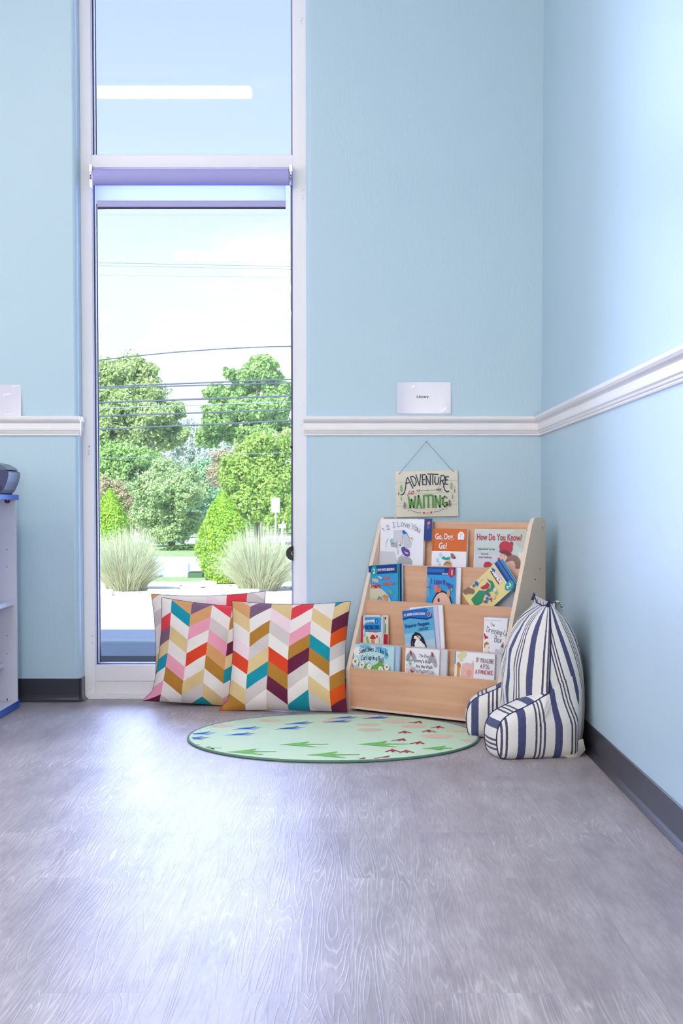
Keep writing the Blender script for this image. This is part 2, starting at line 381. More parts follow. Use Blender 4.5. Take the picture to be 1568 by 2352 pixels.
for nm, z0, z1 in (('glazing_bead', GZ0, MZ0), ('glazing_bead', MZ1, 3.28)):
    mb = MB()
    for k, (d, y0, y1, m) in enumerate(((.004, FY+.006, FY+.022, M_stop), (.008, FY+.022, FY+.040, M_gask), (.012, FY+.028, FY+.048, M_stop), (.016, FY+.048, FY+.056, M_gask))):
        mb.box(GX0, GX0+d, y0, y1, z0, z1, m); mb.box(GX1-d*.6, GX1, y0, y1, z0, z1, m)
        mb.box(GX0, GX1, y0, y1, z0, z0+d*.7, m); mb.box(GX0, GX1, y0, y1, z1-d*.5, z1, m)
    mb.build(nm, win)
gm = bpy.data.materials.new('window_glass'); gm.use_nodes = True; t = NT(gm.node_tree); t.n.clear()
tr = t.add('ShaderNodeBsdfTransparent'); tr.inputs[0].default_value = (.93, .965, .98, 1)
gl = t.add('ShaderNodeBsdfGlossy'); gl.inputs[1].default_value = .02
fr = t.add('ShaderNodeFresnel'); fr.inputs[0].default_value = 1.5; mx = t.add('ShaderNodeMixShader'); ou = t.add('ShaderNodeOutputMaterial')
t.link(t.math('MULTIPLY', fr.outputs[0], 1.1), mx.inputs[0]); t.link(tr.outputs[0], mx.inputs[1]); t.link(gl.outputs[0], mx.inputs[2]); t.link(mx.outputs[0], ou.inputs[0])
for z0, z1 in ((GZ0, MZ0), (MZ1, 3.28)):
    mb = MB(); mb.box(GX0+.002, GX1-.002, FY+.056, FY+.062, z0+.002, z1-.002, gm); mb.build('glass_pane', win)
# chipped paint and small scuffs belong to the frame
mb = MB(); rr = random.Random(3)
for bx, bz, n in ((-1.143, 1.092, 14), (-1.138, .258, 2), (-1.141, .03, 3), (-.205, 2.2, 6), (-.208, 2.95, 4), (-.21, 1.2, 3)):
    for k in range(n):
        x = bx+rr.uniform(-.006, .006); z = bz+rr.uniform(-.02, .02); q = rr.uniform(.0008, .0022)
        mb.box(x, x+q, FY-.0006, FY+.001, z, z+q*rr.uniform(1, 3), M_gask)
mb.build('chipped_paint', win)

# roller shade
M_shade = mat('shade_fabric', '#a8a5d8', rough=.85, spec=.2, noise=.02, nscale=300)
shade = thing('roller_shade', 'lavender grey roller shade rolled up below the mullion of the tall window', 'blind', Matrix.Translation((-.685, FY, 2.2)))
SI = shade.matrix_basis.inverted()
mb = MB(); X0, X1 = -1.105, -.262
prof = [(FY-.034+.034*math.cos(a), 2.269+.036*math.sin(a)) for a in [2*PI*i/24 for i in range(24)]]
mb.prism(prof, X0, X1, M_shade, axis='x', smooth=True); mb.build('fabric_roll', shade, M=SI)
sheet_m = bpy.data.materials.new('shade_sheet'); sheet_m.use_nodes = True; t = NT(sheet_m.node_tree); t.n.clear()
d_ = t.add('ShaderNodeBsdfDiffuse'); d_.inputs[0].default_value = L('#ccd4f6'); r_ = t.add('ShaderNodeBsdfTranslucent'); r_.inputs[0].default_value = L('#d6dcfa'); x_ = t.add('ShaderNodeMixShader'); x_.inputs[0].default_value = .6; o_ = t.add('ShaderNodeOutputMaterial')
t.link(d_.outputs[0], x_.inputs[1]); t.link(r_.outputs[0], x_.inputs[2]); t.link(x_.outputs[0], o_.inputs[0])
mb = MB(); mb.box(X0+.004, X1-.016, FY-.010, FY-.0085, 2.160, 2.262, sheet_m); mb.build('shade_sheet', shade, M=SI)
mb = MB(); mb.box(X0+.010, X1-.016, FY-.018, FY-.004, 2.144, 2.172, mat('hem_cover', '#aba9d6', rough=.5, noise=.02)); mb.box(X0+.012, X1-.016, FY-.017, FY-.005, 2.136, 2.144, M_gask); mb.build('hem_bar', shade, bevel=.002, M=SI)
mb = MB(); mb.box(X0-.004, X1+.004, FY-.012, FY-.004, 2.303, 2.310, M_gask); mb.build('mounting_rail', shade, M=SI)
for sx_, x in ((-1, X0), (1, X1)):
    mb = MB(); a, b2 = (x-.016, x-.002) if sx_ < 0 else (x+.002, x+.016)
    mb.box(a, b2, FY-.060, FY-.002, 2.285, 2.318, M_steel); mb.box(a, a+.003, FY-.055, FY-.002, 2.225, 2.318, M_steel)
    mb.lathe([(.001, 0), (.010, 0), (.010, .008), (.001, .008)], M_steel, n=16, M=Matrix.Translation((a, FY-.034, 2.27)) @ Matrix.Rotation(PI/2, 4, 'Y'))
    mb.tube([(a+.006, FY-.05, 2.30), (a+.010, FY-.058, 2.28), (a+.006, FY-.05, 2.25)], .002, M_steel, n=6)
    mb.build('bracket', shade, bevel=.001, M=SI)
mb = MB(); zt = 2.232; zb = .655; nb = 250
for off in (-.006,):
    for k in range(nb):
        z = zt-(zt-zb)*k/nb; x = -.254-.0008*math.sin(k*.03)
        mb.add([(x-.0024, FY-.036, z), (x, FY-.0384, z), (x+.0024, FY-.036, z), (x, FY-.0336, z), (x, FY-.036, z+.0026), (x, FY-.036, z-.0026)],
               [(0, 1, 4), (1, 2, 4), (2, 3, 4), (3, 0, 4), (1, 0, 5), (2, 1, 5), (3, 2, 5), (0, 3, 5)], M_black, smooth=True)
mb.tube([(-.254, FY-.036, zt), (-.254, FY-.036, zb)], .0008, M_black, n=5)
mb.tube([(-.250, FY-.028, zt), (-.250, FY-.028, zb)], .0008, M_black, n=5)
mb.ball((-.254, FY-.036, 1.105), .006, M_black, n=6)
mb.build('bead_chain', shade, M=SI)
mb = MB(); cx_, cz_ = GX1-.001, .642; y_ = FY+.004
for a0 in range(12):                            # half wheel standing out of the jamb
    q0, q1 = PI/2+PI*a0/12, PI/2+PI*(a0+1)/12
    mb.prism([(cx_+.010*math.cos(q0), cz_+.010*math.sin(q0)), (cx_+.032*math.cos(q0), cz_+.032*math.sin(q0)), (cx_+.032*math.cos(q1), cz_+.032*math.sin(q1)), (cx_+.010*math.cos(q1), cz_+.010*math.sin(q1))], y_, y_-.013, M_black, axis='y')
mb.prism([(cx_, cz_-.010), (cx_, cz_+.010)]+[(cx_+.010*math.cos(PI/2+PI*k/8), cz_+.010*math.sin(PI/2+PI*k/8)) for k in range(1, 8)], y_-.002, y_-.005, mat('white_plastic', '#e8e8f4', rough=.4, noise=.01), axis='y')
mb.box(cx_-.004, cx_, y_-.013, y_, cz_-.008, cz_+.008, M_black)
mb.build('chain_tensioner', shade, M=SI)

# ------------------------------------------------------------------ ceiling lights (the main row reflects in the panes)
M_lampw = mat('lamp_housing', '#f4f4f4', rough=.5, noise=.01)
em = bpy.data.materials.new('lamp_diffuser'); em.use_nodes = True; t = NT(em.node_tree); t.n.clear()
e = t.add('ShaderNodeEmission'); e.inputs[0].default_value = (1, .90, .80, 1); e.inputs[1].default_value = LAMP; o_ = t.add('ShaderNodeOutputMaterial'); t.link(e.outputs[0], o_.inputs[0])
def ceiling_light(x, y, label):
    t_ = thing('ceiling_light', label, 'ceiling light', Matrix.Translation((x, y, CEIL)), 'linear lights under the ceiling')
    mb = MB(); mb.box(-.61, .61, -.09, .09, -.035, 0, M_lampw); mb.build('housing', t_, bevel=.004)
    mb = MB(); mb.prism([(-.085, -.035)]+[(-.085+.17*i/8, -.035-.045*math.sin(PI*i/8)**.6) for i in range(1, 8)]+[(.085, -.035)], -.60, .60, em, axis='x'); mb.build('diffuser', t_)
for y, lb in ((3.38, 'linear ceiling light nearest the window, mirrored as a white bar in the upper pane'), (.68, 'linear ceiling light second from the window, behind the nearest one'),
              (-2.52, 'linear ceiling light third from the window, mirrored above the power lines'), (-4.77, 'linear ceiling light fourth from the window, faintly mirrored in the lower pane'),
              (-7.0, 'linear ceiling light farthest from the window, faintest mirrored bar')):
    ceiling_light(-1.235, y, lb)
for y, lb in ((3.38, 'added unseen linear ceiling light of the left row nearest the window wall'), (.68, 'added unseen linear ceiling light in the middle of the left row'), (-2.52, 'added unseen linear ceiling light of the left row farthest from the window wall')):  # second row is added out of view for more ambient light
    ceiling_light(-3.9, y, lb)

# ------------------------------------------------------------------ low white shelf unit at the left edge
M_lam = mat('white_laminate', '#d9d8e4', rough=.35, noise=.015)
M_blue = mat('blue_edge_band', '#0f52b8', rough=.35, spec=.3, noise=.05)
cab = thing('shelf_cabinet', 'low white shelf cabinet with blue edged top at the left edge', 'shelf', Matrix.Translation((-1.6, 5.5, 0)))
CI = cab.matrix_basis.inverted(); fx, bxx = -1.398, -1.78; y1, y0 = 5.985, 4.9
mb = MB(); mb.box(bxx, fx-.006, y0, y1+.008, .875, .895, M_lam); mb.build('top', cab, bevel=.001, M=CI)
mb = MB(); mb.box(fx-.006, fx+.006, y0, y1+.008, .874, .896, M_blue); tag(mb.build('edge_band', cab, bevel=.002, M=CI), 'bright blue edge band')
mb = MB(); mb.box(bxx, fx, y0, y1, .010, .030, M_lam); mb.build('bottom', cab, bevel=.001, M=CI)
mb = MB(); mb.box(fx, fx+.003, y0, y1+.002, .004, .030, M_blue); tag(mb.build('edge_band', cab, bevel=.001, M=CI), 'bright blue edge band')
for ya, yb in ((y1-.018, y1), (y0, y0+.018)):
    mb = MB(); mb.box(bxx, fx-.004, ya, yb, .030, .875, M_lam)
    mb.box(fx-.004, fx-.003, ya, yb, .030, .875, mat('cream_edge', '#dcd9d2', rough=.4, noise=.01))
    if yb == y1:
        for z in (.735, .66, .575, .50, .31, .225, .15):
            if z in (.575, .50, .31): continue
        for py in (1262, 1302, 1460, 1502):
            z = atY(16, py, ya)[2]; x = atY(16, py, ya)[0]
            mb.lathe([(.0003, 0), (.0022, 0)], M_black, n=10, M=Matrix.Translation((x, ya-.0004, z)) @ Matrix.Rotation(PI/2, 4, 'X'))
        x, _, z = atY(16.5, 1609, ya); mb.box(x-.002, x+.002, ya-.001, ya, z-.009, z+.009, M_black)
    mb.build('side_panel', cab, M=CI)
mb = MB(); mb.box(bxx, bxx+.006, y0+.018, y1-.018, .03, .875, M_lam); mb.build('back_panel', cab, M=CI)
for z, d in ((.452, .012), (.190, .055)):
    mb = MB(); mb.box(bxx+.006, fx-d, y0+.018, y1-.018, z-.018, z, M_lam); mb.build('shelf', cab, bevel=.001, M=CI)
mb = MB(); x, _, z = atY(17, 1150, y1-.03)
mb.lathe([(.001, -.013), (.008, -.011), (.012, -.004), (.012, .006), (.010, .008)], mat('bronze_bracket', '#5a4742', rough=.35, metal=.6, noise=.2), n=18, M=Matrix.Translation((x, y1-.032, z+.002)))
mb.build('shelf_bracket', cab, M=CI)

# portable stereo on it
st = thing('cd_player', 'dark blue portable stereo standing on the white cabinet at the left edge', 'cd player', Matrix.Translation((-1.52, 5.80, .896)))
M_ster = mat('blue_grey_plastic', '#353a5e', rough=.4, spec=.5, noise=.05); M_sterd = mat('dark_blue_plastic', '#232a48', rough=.4, noise=.05); M_silv = mat('silver_plastic', '#b6b8d8', rough=.25, metal=.4, noise=.03)
mb = MB(); P = [(-.155, 0), (.120, 0), (.136, .02), (.150, .052), (.156, .078), (.155, .092), (.140, .098), (-.155, .098)]
mb.prism([(p[0], p[1]) for p in P], -.10, .10, M_ster, axis='y'); mb.build('body', st, bevel=.006, seg=3)
mb = MB(); P = [(-.155, .098), (.150, .098), (.142, .108), (.115, .123), (.08, .131), (.0, .136), (-.155, .136)]
mb.prism(P, -.09, .09, mat('slate_plastic', '#556579', rough=.35, noise=.05), axis='y'); mb.build('lid', st, bevel=.004)
mb = MB(); mb.prism([(-.15, .001), (.116, .001), (.128, .035), (-.15, .035)], -.103, -.09, M_sterd, axis='y'); mb.build('lower_grille', st, bevel=.002)
mb = MB(); mb.tube([(-.14, -.075, .110), (.05, -.090, .116), (.100, -.080, .112), (.112, -.05, .116), (.098, -.03, .124), (.0, -.02, .134)], .0035, M_silv, n=8); mb.build('carry_handle', st)
mb = Art(); mb.ell(.102, .068, .012, .006, M_silv, n=20); mb.ell(.102, .068, .0095, .0042, M_ster, n=20); mb.hand('cd', .0945, .0655, .005, M_silv, wd=.0012, width=.014)
mb.build('badge', st, M=Matrix.Translation((0, -.1004, 0)))

# ------------------------------------------------------------------ things on the wall
M_paper = mat('laminated_paper', '#dcdae6', rough=.22, spec=.6, noise=.015, nscale=20)
M_tape_glare = mat('clear_tape_glare', '#e9ecfa', rough=.12, spec=.8, noise=.01)  # pale pieces paint the lamination's highlights along with the tape
def wall_sheet(label, x0, x1, z0, z1, txt, curl, tape_glares):
    o = thing('paper_sign', label, 'sign', Matrix.Translation((x0, YB, z0)), 'laminated paper signs')
    wdt, hgt = x1-x0, z1-z0; nx, nz_ = 16, 10; vs = []; fs = []
    for i in range(nx+1):
        for j in range(nz_+1):
            u, v = i/nx, j/nz_; out = .0015+curl*(max(0, u-.8)/.2)**2*(1-v)**2+curl*.6*(1-u)**6
            vs.append((u*wdt, -out, v*hgt))
    b_ = len(vs); vs += [(p[0], p[1]+.0009, p[2]) for p in vs]
    for i in range(nx):
        for j in range(nz_):
            a = i*(nz_+1)+j; q = (a, a+nz_+1, a+nz_+2, a+1); fs.append(q); fs.append(tuple(b_+k for k in q[::-1]))
    mb = Art(); mb.add(vs, fs, M_paper, smooth=True)
    if txt: mb.k = 14; mb.text(txt, wdt*.478, hgt*.505, .0145, M_black, width=.052, align='CENTER', bold=.00025)
    mb.build('sheet', o)
    for (tx, tz, a, b2, rt) in tape_glares:
        m2 = Art(); m2.k = 16; c, q = math.cos(rt), math.sin(rt); m2.poly([(tx+X*c-Z*q, tz+X*q+Z*c) for X, Z in ((0, 0), (a, 0), (a, b2), (0, b2))], M_tape_glare)
        m2.build('tape', o)
a = atY(911, 950, YB); b_ = atY(1035, 878, YB)
wall_sheet('white laminated paper sign taped above the chair rail over the bookcase', a[0], b_[0], a[2], b_[2], 'Library', .006, [(.066, .112, .013, .005, .35), (.228, .105, .009, .004, .9), (.195, .006, .034, .012, .55)])
wall_sheet('blank laminated sign cut off by the left edge, resting on the chair rail', -1.66, -1.413, 1.236, 1.371, None, .010, [(.17, .085, .035, .011, .12), (.205, .125, .038, .008, 0), (.17, .004, .07, .004, .07)])

# ADVENTURE is WAITING board; artwork points given in a 1000-wide board space
M_cream = mat('cream_board', '#e2dccb', rough=.5, noise=.03, nscale=12, stretch=(1, 1, 8)); M_line = mat('plank_joint', '#8d8678', rough=.7)
M_ink = mat('blue_black_ink', '#14304a', rough=.5); M_green = mat('leaf_green_ink', '#4ea02c', rough=.5); M_greend = mat('pale_green_ink', '#86b678', rough=.5)
M_red = mat('red_ink', '#c01f35', rough=.5); M_tan = mat('tan_ink', '#d6a75a', rough=.5); M_grey = mat('grey_ink', '#6a6a6c', rough=.5)
BW, BH = .2695, .1985
sgn = thing('hanging_sign', 'cream plank style wooden sign hanging by a string above the bookcase', 'sign', Matrix.Translation((.199, YB-.004, .8005)) @ Matrix.Rotation(math.radians(-1.2), 4, 'Y'))
def sp(x, y): return ((x-200)/990*BW, (2262-y)/725*BH)
mb = MB(); mb.box(0, BW, -.008, 0, 0, BH, M_cream); mb.build('board', sgn, bevel=.001)
ar = Art(.00012)
for y in (1708, 1895, 2080): ar.stroke([sp(203, y+8), sp(1187, y-8)], .0009, M_line)
ADV = [[(290, 1912), (318, 1902), (345, 1870), (362, 1800), (370, 1720), (382, 1665), (398, 1640)], [(398, 1640), (478, 1812)], [(372, 1735), (440, 1712)],
 [(440, 1630), (495, 1780)], [(440, 1630), (480, 1622), (515, 1650), (532, 1705), (522, 1755), (495, 1782)], [(530, 1600), (580, 1770), (605, 1595)],
 [(672, 1597), (630, 1603), (634, 1757), (675, 1757)], [(632, 1680), (668, 1675)], [(692, 1760), (690, 1618), (750, 1762), (756, 1612)],
 [(715, 1590), (878, 1600)], [(796, 1595), (790, 1755)], [(830, 1635), (824, 1715), (838, 1752), (862, 1756), (882, 1730), (890, 1645)],
 [(905, 1765), (925, 1620)], [(925, 1620), (965, 1618), (985, 1650), (968, 1690), (922, 1705)], [(940, 1703), (962, 1745), (966, 1805), (985, 1855), (1012, 1875), (1045, 1865)],
 [(1045, 1640), (1000, 1640), (984, 1755), (1030, 1757)], [(992, 1692), (1030, 1690)]]
for st_ in ADV: ar.stroke([sp(*p) for p in st_], .0043, M_ink)
for st_ in ([(388, 1925), (405, 1895), (428, 1850)], [(412, 1890), (425, 1902), (448, 1890), (462, 1862)], [(462, 1862), (486, 1850), (492, 1880), (470, 1902), (452, 1893)]): ar.stroke([sp(*p) for p in st_], .0025, M_red)
ar.stroke([sp(p[0], p[1]) for p in ((530, 1850), (578, 1833), (578, 1866), (530, 1850))], .0016, M_ink); ar.stroke([sp(578, 1850), sp(925, 1838)], .0016, M_ink); ar.stroke([sp(705, 1825), sp(705, 1865)], .0014, M_ink)
for k in (0, 26, 52): ar.stroke([sp(875+k, 1812), sp(848+k, 1840), sp(878+k, 1868)], .0014, M_ink)
WT = [[(400, 1945), (425, 2110), (447, 1985), (482, 2110), (505, 1935)], [(530, 2115), (560, 1925), (600, 2115)], [(540, 2050), (590, 2050)], [(640, 1930), (640, 2115)],
      [(660, 1925), (765, 1920)], [(712, 1920), (712, 2110)], [(785, 1925), (785, 2110)], [(825, 2110), (825, 1935), (895, 2110), (900, 1930)], [(1005, 1965), (975, 1945), (940, 1975), (940, 2070), (970, 2105), (1008, 2080), (1005, 2045), (975, 2045)]]
for st_ in WT: ar.stroke([sp(x+7, y+5) for x, y in st_], .0056, M_grey)
for st_ in WT: ar.stroke([sp(*p) for p in st_], .0054, M_green)
for x in (400, 505, 530, 600, 640, 712, 785, 825): ar.stroke([sp(x-22, 2122), sp(x+22, 2122)], .0012, M_grey)
for x, y, h, m, wd in ((342, 2130, 110, M_ink, 26), (1050, 2110, 110, M_ink, 26)):
    ar.stroke([sp(x, y), sp(x, y-h)], .0018, m)
    for k in range(4): ar.stroke([sp(x-wd, y-h+35+k*22), sp(x, y-h+8+k*22), sp(x+wd, y-h+35+k*22)], .0015, m)
for x, y in ((293, 1850), (1083, 1825)):
    for k in range(4): ar.poly([sp(x-22, y-k*22), sp(x+22, y-k*22), sp(x, y-k*22-40)], M_greend)
    ar.stroke([sp(x, y), sp(x, y+18)], .0014, M_ink)
for x, y in ((290, 1970), (1098, 1955)): ar.ell(*sp(x, y), .003, .010, M_greend)
for x, y in ((250, 1910), (1135, 1885)): ar.stroke([sp(x, y), sp(x, y-45)], .0035, M_grey)
for x, y, m, q in ((267, 2043, M_grey, .0018), (1125, 2022, M_grey, .0018), (240, 1825, M_red, .0014), (1142, 1800, M_grey, .002), (290, 1712, M_grey, .0012), (1083, 1690, M_grey, .0012), (398, 2160, M_grey, .0022), (1003, 2140, M_grey, .002),
                   (643, 2200, M_red, .0045), (700, 2206, M_tan, .0042), (758, 2196, M_red, .0045)): ar.ell(*sp(x, y), q, q, m, n=12)
ar.stroke([sp(440, 2155), sp(490, 2178), sp(540, 2192), sp(600, 2200)], .0018, M_ink); ar.stroke([sp(802, 2192), (sp(860, 2180)), sp(910, 2165), sp(960, 2142)], .0018, M_ink)
ar.build('painted_lettering', sgn, M=Matrix.Translation((0, -.0082, 0)))
M_string = mat('grey_string', '#7d8d96', rough=.8, noise=.2)
nx_, nz_ = .3303-.199+.006, 1.124-.8005
mb = MB(); mb.tube([(.018, -.010, BH-.011), (nx_, -.006, nz_)], .0009, M_string, n=6); mb.tube([(nx_, -.006, nz_), (BW-.020, -.010, BH-.004)], .0009, M_string, n=6)
mb.ball((.018, -.010, BH-.011), .0022, M_grey, n=5); mb.ball((BW-.020, -.010, BH-.005), .0022, M_grey, n=5); mb.build('hanging_string', sgn)
mb = MB(); mb.tube([(nx_, .003, nz_), (nx_, -.010, nz_+.001)], .0013, M_steel, n=8); mb.ball((nx_, -.010, nz_+.001), .0032, M_steel, n=5, sc=(1, .5, 1)); tag(mb.build('nail', sgn), 'small steel nail')

# ------------------------------------------------------------------ bookcase
TH = math.radians(38.84); FL = (-.018, 5.883)
DM = Matrix.Translation((FL[0], FL[1], 0)) @ Matrix.Rotation(-TH, 4, 'Z')
bc = thing('book_display', 'birch plywood book display rack with four tiers of picture books', 'bookcase', DM)
BWI = .762
side = [(.003, 0), (.325, 0), (.325, .785), (.318, .797), (.305, .803), (.255, .803), (.241, .800), (.232, .790), (.222, .775), (.010, .188), (.003, .170)]
screws = [(.300, .762), (.285, .60), (.247, .56), (.295, .455)]
for k, (a, b) in enumerate(((0, .018), (BWI-.018, BWI))):
    mb = MB(); mb.prism(side, a, b, M_edge, axis='x', cap=M_birch_v)
    if k:
        for v, z in screws: mb.lathe([(.0004, .0003), (.0042, .0003), (.0042, -.001)], M_black, n=12, M=Matrix.Translation((b, v, z)) @ Matrix.Rotation(PI/2, 4, 'Y'), smooth=False)
    mb.build('side_panel', bc, bevel=.002)
LIP = [(.008, .180), (.060, .280), (.116, .456), (.180, .603), (.233, .784)]
for k, (v, z) in enumerate(LIP):
    z0 = .020 if k == 0 else LIP[k-1][1]-.10
    mb = MB(); mb.box(.018, BWI-.018, v, v+.010, z0, z-.0005, M_birch); mb.box(.018, BWI-.018, v+.0005, v+.0095, z-.0005, z, M_edge)
    mb.build('front_board' if k == 0 else 'tier_board', bc, bevel=.0015)
for k in range(4):
    v, z = LIP[k]; mb = MB(); mb.box(.018, BWI-.018, v+.010, LIP[k+1][0], z-.100, z-.090, M_birch); mb.build('pocket_floor', bc)
mb = MB(); mb.box(.018, BWI-.018, .314, .324, .03, .784, M_birch); mb.box(.018, BWI-.018, .243, .314, .768, .784, M_birch); mb.build('back_panel', bc)
mb = MB(); mb.box(.018, BWI-.018, .008, .30, .010, .020, M_edge); mb.build('base_board', bc, bevel=.001)
mb = MB(); mb.box(.030, BWI-.030, .040, .28, 0, .010, M_black); tag(mb.build('gap_shade_strip', bc), 'dark strip in place of the shaded gap under the rack')  # black strip stands in for the shaded gap under the rack

# colours for covers
K = {}
for n_, h in dict(white='#e9e8ee', blue='#1668b8', sky='#2f9ad8', navy='#12367e', orange='#d0661c', red='#b8283a', teal='#1f9c98', green='#27865f', lgreen='#7db560', yellow='#e2d18c', cream='#e6dccb',
                  brown='#8a6a5c', skin='#e3b9a6', pink='#e5b4ad', grey='#a9a9b2', lgrey='#cdcdd4', black='#1d1e26', purple='#5a4596', aqua='#b9dbe2', lblue='#a8c4e4', mist='#c3cfcd', sage='#b9c3b4', tan='#c99a62', dred='#7c2430',
                  paleblue='#6db7d8', lilac='#c9c6e6').items():
    K[n_] = mat('print_'+n_, h, rough=.32, spec=.5)
M_pages = mat('book_pages', '#dcd8d2', rough=.7, noise=.06, nscale=400, stretch=(1, 8, 1))
def book(name, label, u, v, z, wd, ht, th, cover, art=None, spine=None, tilt=3.5, roll=0, turn=0, hard=False, group='picture books on the display rack'):
    M = DM @ Matrix.Translation((u, v, z)) @ Matrix.Rotation(math.radians(turn), 4, 'Z') @ Matrix.Rotation(-math.radians(tilt), 4, 'X') @ Matrix.Rotation(math.radians(roll), 4, 'Y')
    o = thing(name, label, 'book', M, group)
    ct = .0022 if hard else .0007; ov = .002 if hard else 0
    a = Art(); a.box(0, wd, 0, ct, 0, ht, cover); a.box(0, wd, th-ct, th, 0, ht, cover); a.box(0, ct, ct, th-ct, 0, ht, spine or cover)
    if art: art(a, wd, ht)
    a.build('cover', o)
    mb = MB(); mb.box(ct, wd-ov-.0006, ct, th-ct, ov, ht-ov, M_pages); mb.build('pages', o)
    return o
def lumps(a, m, pts):
    for x, z, rx, rz, *r in pts: a.ell(x, z, rx, rz, m, rot=(r[0] if r else 0))

# top pocket -------------------------------------------------------
Z4, Z3, Z2, Z1 = LIP[3][1]-.090, LIP[2][1]-.090, LIP[1][1]-.090, LIP[0][1]-.090
def art_love(a, w_, h_):
    f = lambda x, y: (x/1120*w_+.002, h_-(y-130)/1150*.188)          # points measured on the cover (0..1120, 130..1280)
    P = lambda pts: [f(x-110, y) for x, y in pts]
    a.poly(P([(115, 965), (480, 970), (560, 1150), (560, 1290), (110, 1290)]), K['lgrey'])
    a.poly(P([(450, 420), (660, 400), (680, 600), (640, 760), (560, 730), (500, 700), (440, 640)]), K['lgrey'])
    a.poly(P([(690, 520), (800, 510), (870, 600), (930, 750), (900, 870), (800, 880), (720, 800)]), mat('print_dove', '#c2c5cc', rough=.32))
    a.poly(P([(380, 760), (480, 720), (560, 760), (580, 830), (520, 860), (400, 850)]), K['grey'])
    a.poly(P([(600, 1110), (720, 1080), (900, 1110), (960, 1200), (960, 1290), (580, 1290)]), K['grey'])
    for s_ in ([(680, 540), (680, 700), (640, 760)], [(270, 880), (265, 740), (320, 640)], [(510, 700), (570, 750)], [(530, 860), (580, 930), (590, 1040)], [(650, 1090), (700, 1040)], [(560, 1180), (590, 1280)], [(800, 520), (870, 620)], [(690, 720), (705, 800)]):
        a.stroke(P(s_), .0016, K['brown'] if s_[0][1] < 900 else K['black'])
    a.poly(P([(670, 425), (730, 415), (790, 480), (815, 490), (810, 510), (760, 500), (720, 525), (690, 500)]), K['blue'])
    a.poly(P([(680, 850), (735, 830), (790, 880), (870, 920), (895, 1000), (890, 1070), (820, 1095), (750, 1060), (690, 980), (665, 900)]), K['purple'])
    a.poly(P([(740, 950), (850, 990), (850, 1025), (790, 1015)]), K['pink'])
    for k in (0, 30, 60): a.stroke(P([(400+k, 640), (385+k, 690), (400+k, 760)]), .0022, K['teal'])
    a.ell(*f(525, 795), .005, .004, K['teal']); a.ell(*f(470, 840), .003, .003, K['yellow']); a.ell(*f(825, 640), .003, .006, K['yellow']); a.ell(*f(812, 612), .0022, .0025, K['black'])
    ink = K['grey'] if False else mat('print_charcoal', '#5c5a63', rough=.4)
    for ch, x, y, r_, h in (('1', 180, 445, .5, 75), (',', 225, 440, .4, 60), ('2', 290, 410, .35, 115), (',', 350, 390, .3, 60), ('I', 430, 350, .2, 125), ('L', 560, 325, .08, 140), ('o', 650, 310, 0, 150), ('v', 735, 320, -.1, 150), ('e', 800, 345, -.2, 150),
                            ('Y', 895, 380, -.3, 150), ('o', 990, 400, -.4, 150), ('u', 1060, 430, -.5, 150)):
        a.hand(ch, *f(x-110, y), h/1150*.188*1.0, ink, rot=r_, wd=.0019, wide=.95)
book('picture_book', 'white picture book with grey animal drawing and purple shape, top left of the rack', .020, .197, Z4, .2275, .282, .012, K['white'], art_love, hard=True)
def art_sb(a, w_, h_):
    a.ell(w_-.017, h_-.018, .0085, .0085, K['red']); a.stroke([(w_-.024, h_-.02), (w_-.012, h_-.012)], .002, K['yellow']); a.stroke([(w_-.022, h_-.025), (w_-.010, h_-.017)], .0016, K['white'])
    a.hand('IT', w_-.026, h_-.040, .009, K['white'])
book('picture_book', 'small dark blue book peeking out behind the white one on the top tier', .215, .2095, .7625-.055, .072, .0895, .006, K['navy'], art_sb)
def art_dog(a, w_, h_):
    a.rect(0, h_-.092, w_, h_, K['orange']); a.rect(0, 0, w_, h_-.092, K['white'])
    a.rect(.004, h_-.092, .010, h_, mat('print_spine_orange', '#b8560f', rough=.3))
    a.text('Go, Dog.', .014, h_-.043, .034, K['white'], width=.092, bold=.0006); a.text('Go!', .034, h_-.082, .036, K['white'], width=.040, bold=.0006)
    a.ell(.143, h_-.030, .0165, .019, K['white'], a0=0, a1=PI); a.rect(.128, h_-.044, .158, h_-.029, K['white'])
    a.stroke([(.141, h_-.035), (.141, h_-.018), (.149, h_-.024)], .0018, K['grey']); a.stroke([(.134, h_-.043), (.152, h_-.043)], .0016, K['lgrey'])
    a.poly([(.05, h_-.122), (.060, h_-.112), (.072, h_-.118), (.092, h_-.114), (.096, h_-.124), (.078, h_-.128), (.062, h_-.126)], K['teal'])
    lumps(a, K['brown'], [(.108, h_-.114, .012, .008, -.3), (.102, h_-.104, .008, .004, 0)]); a.ell(.117, h_-.119, .004, .003, K['black'])
    a.poly([(.062, h_-.150), (.070, h_-.134), (.092, h_-.128), (.102, h_-.140), (.104, h_-.152)], K['tan']); a.stroke([(.064, h_-.148), (.078, h_-.138), (.096, h_-.142)], .0025, K['black'])
    lumps(a, K['aqua'], [(.045, h_-.106, .007, .010, -.4), (.030, h_-.128, .006, .009, -.3), (.042, h_-.142, .005, .007, 0)])
book('picture_book', 'orange and white picture book in the middle of the top tier', .290, .199, Z4, .172, .2435, .010, K['white'], art_dog, spine=K['orange'], hard=True)
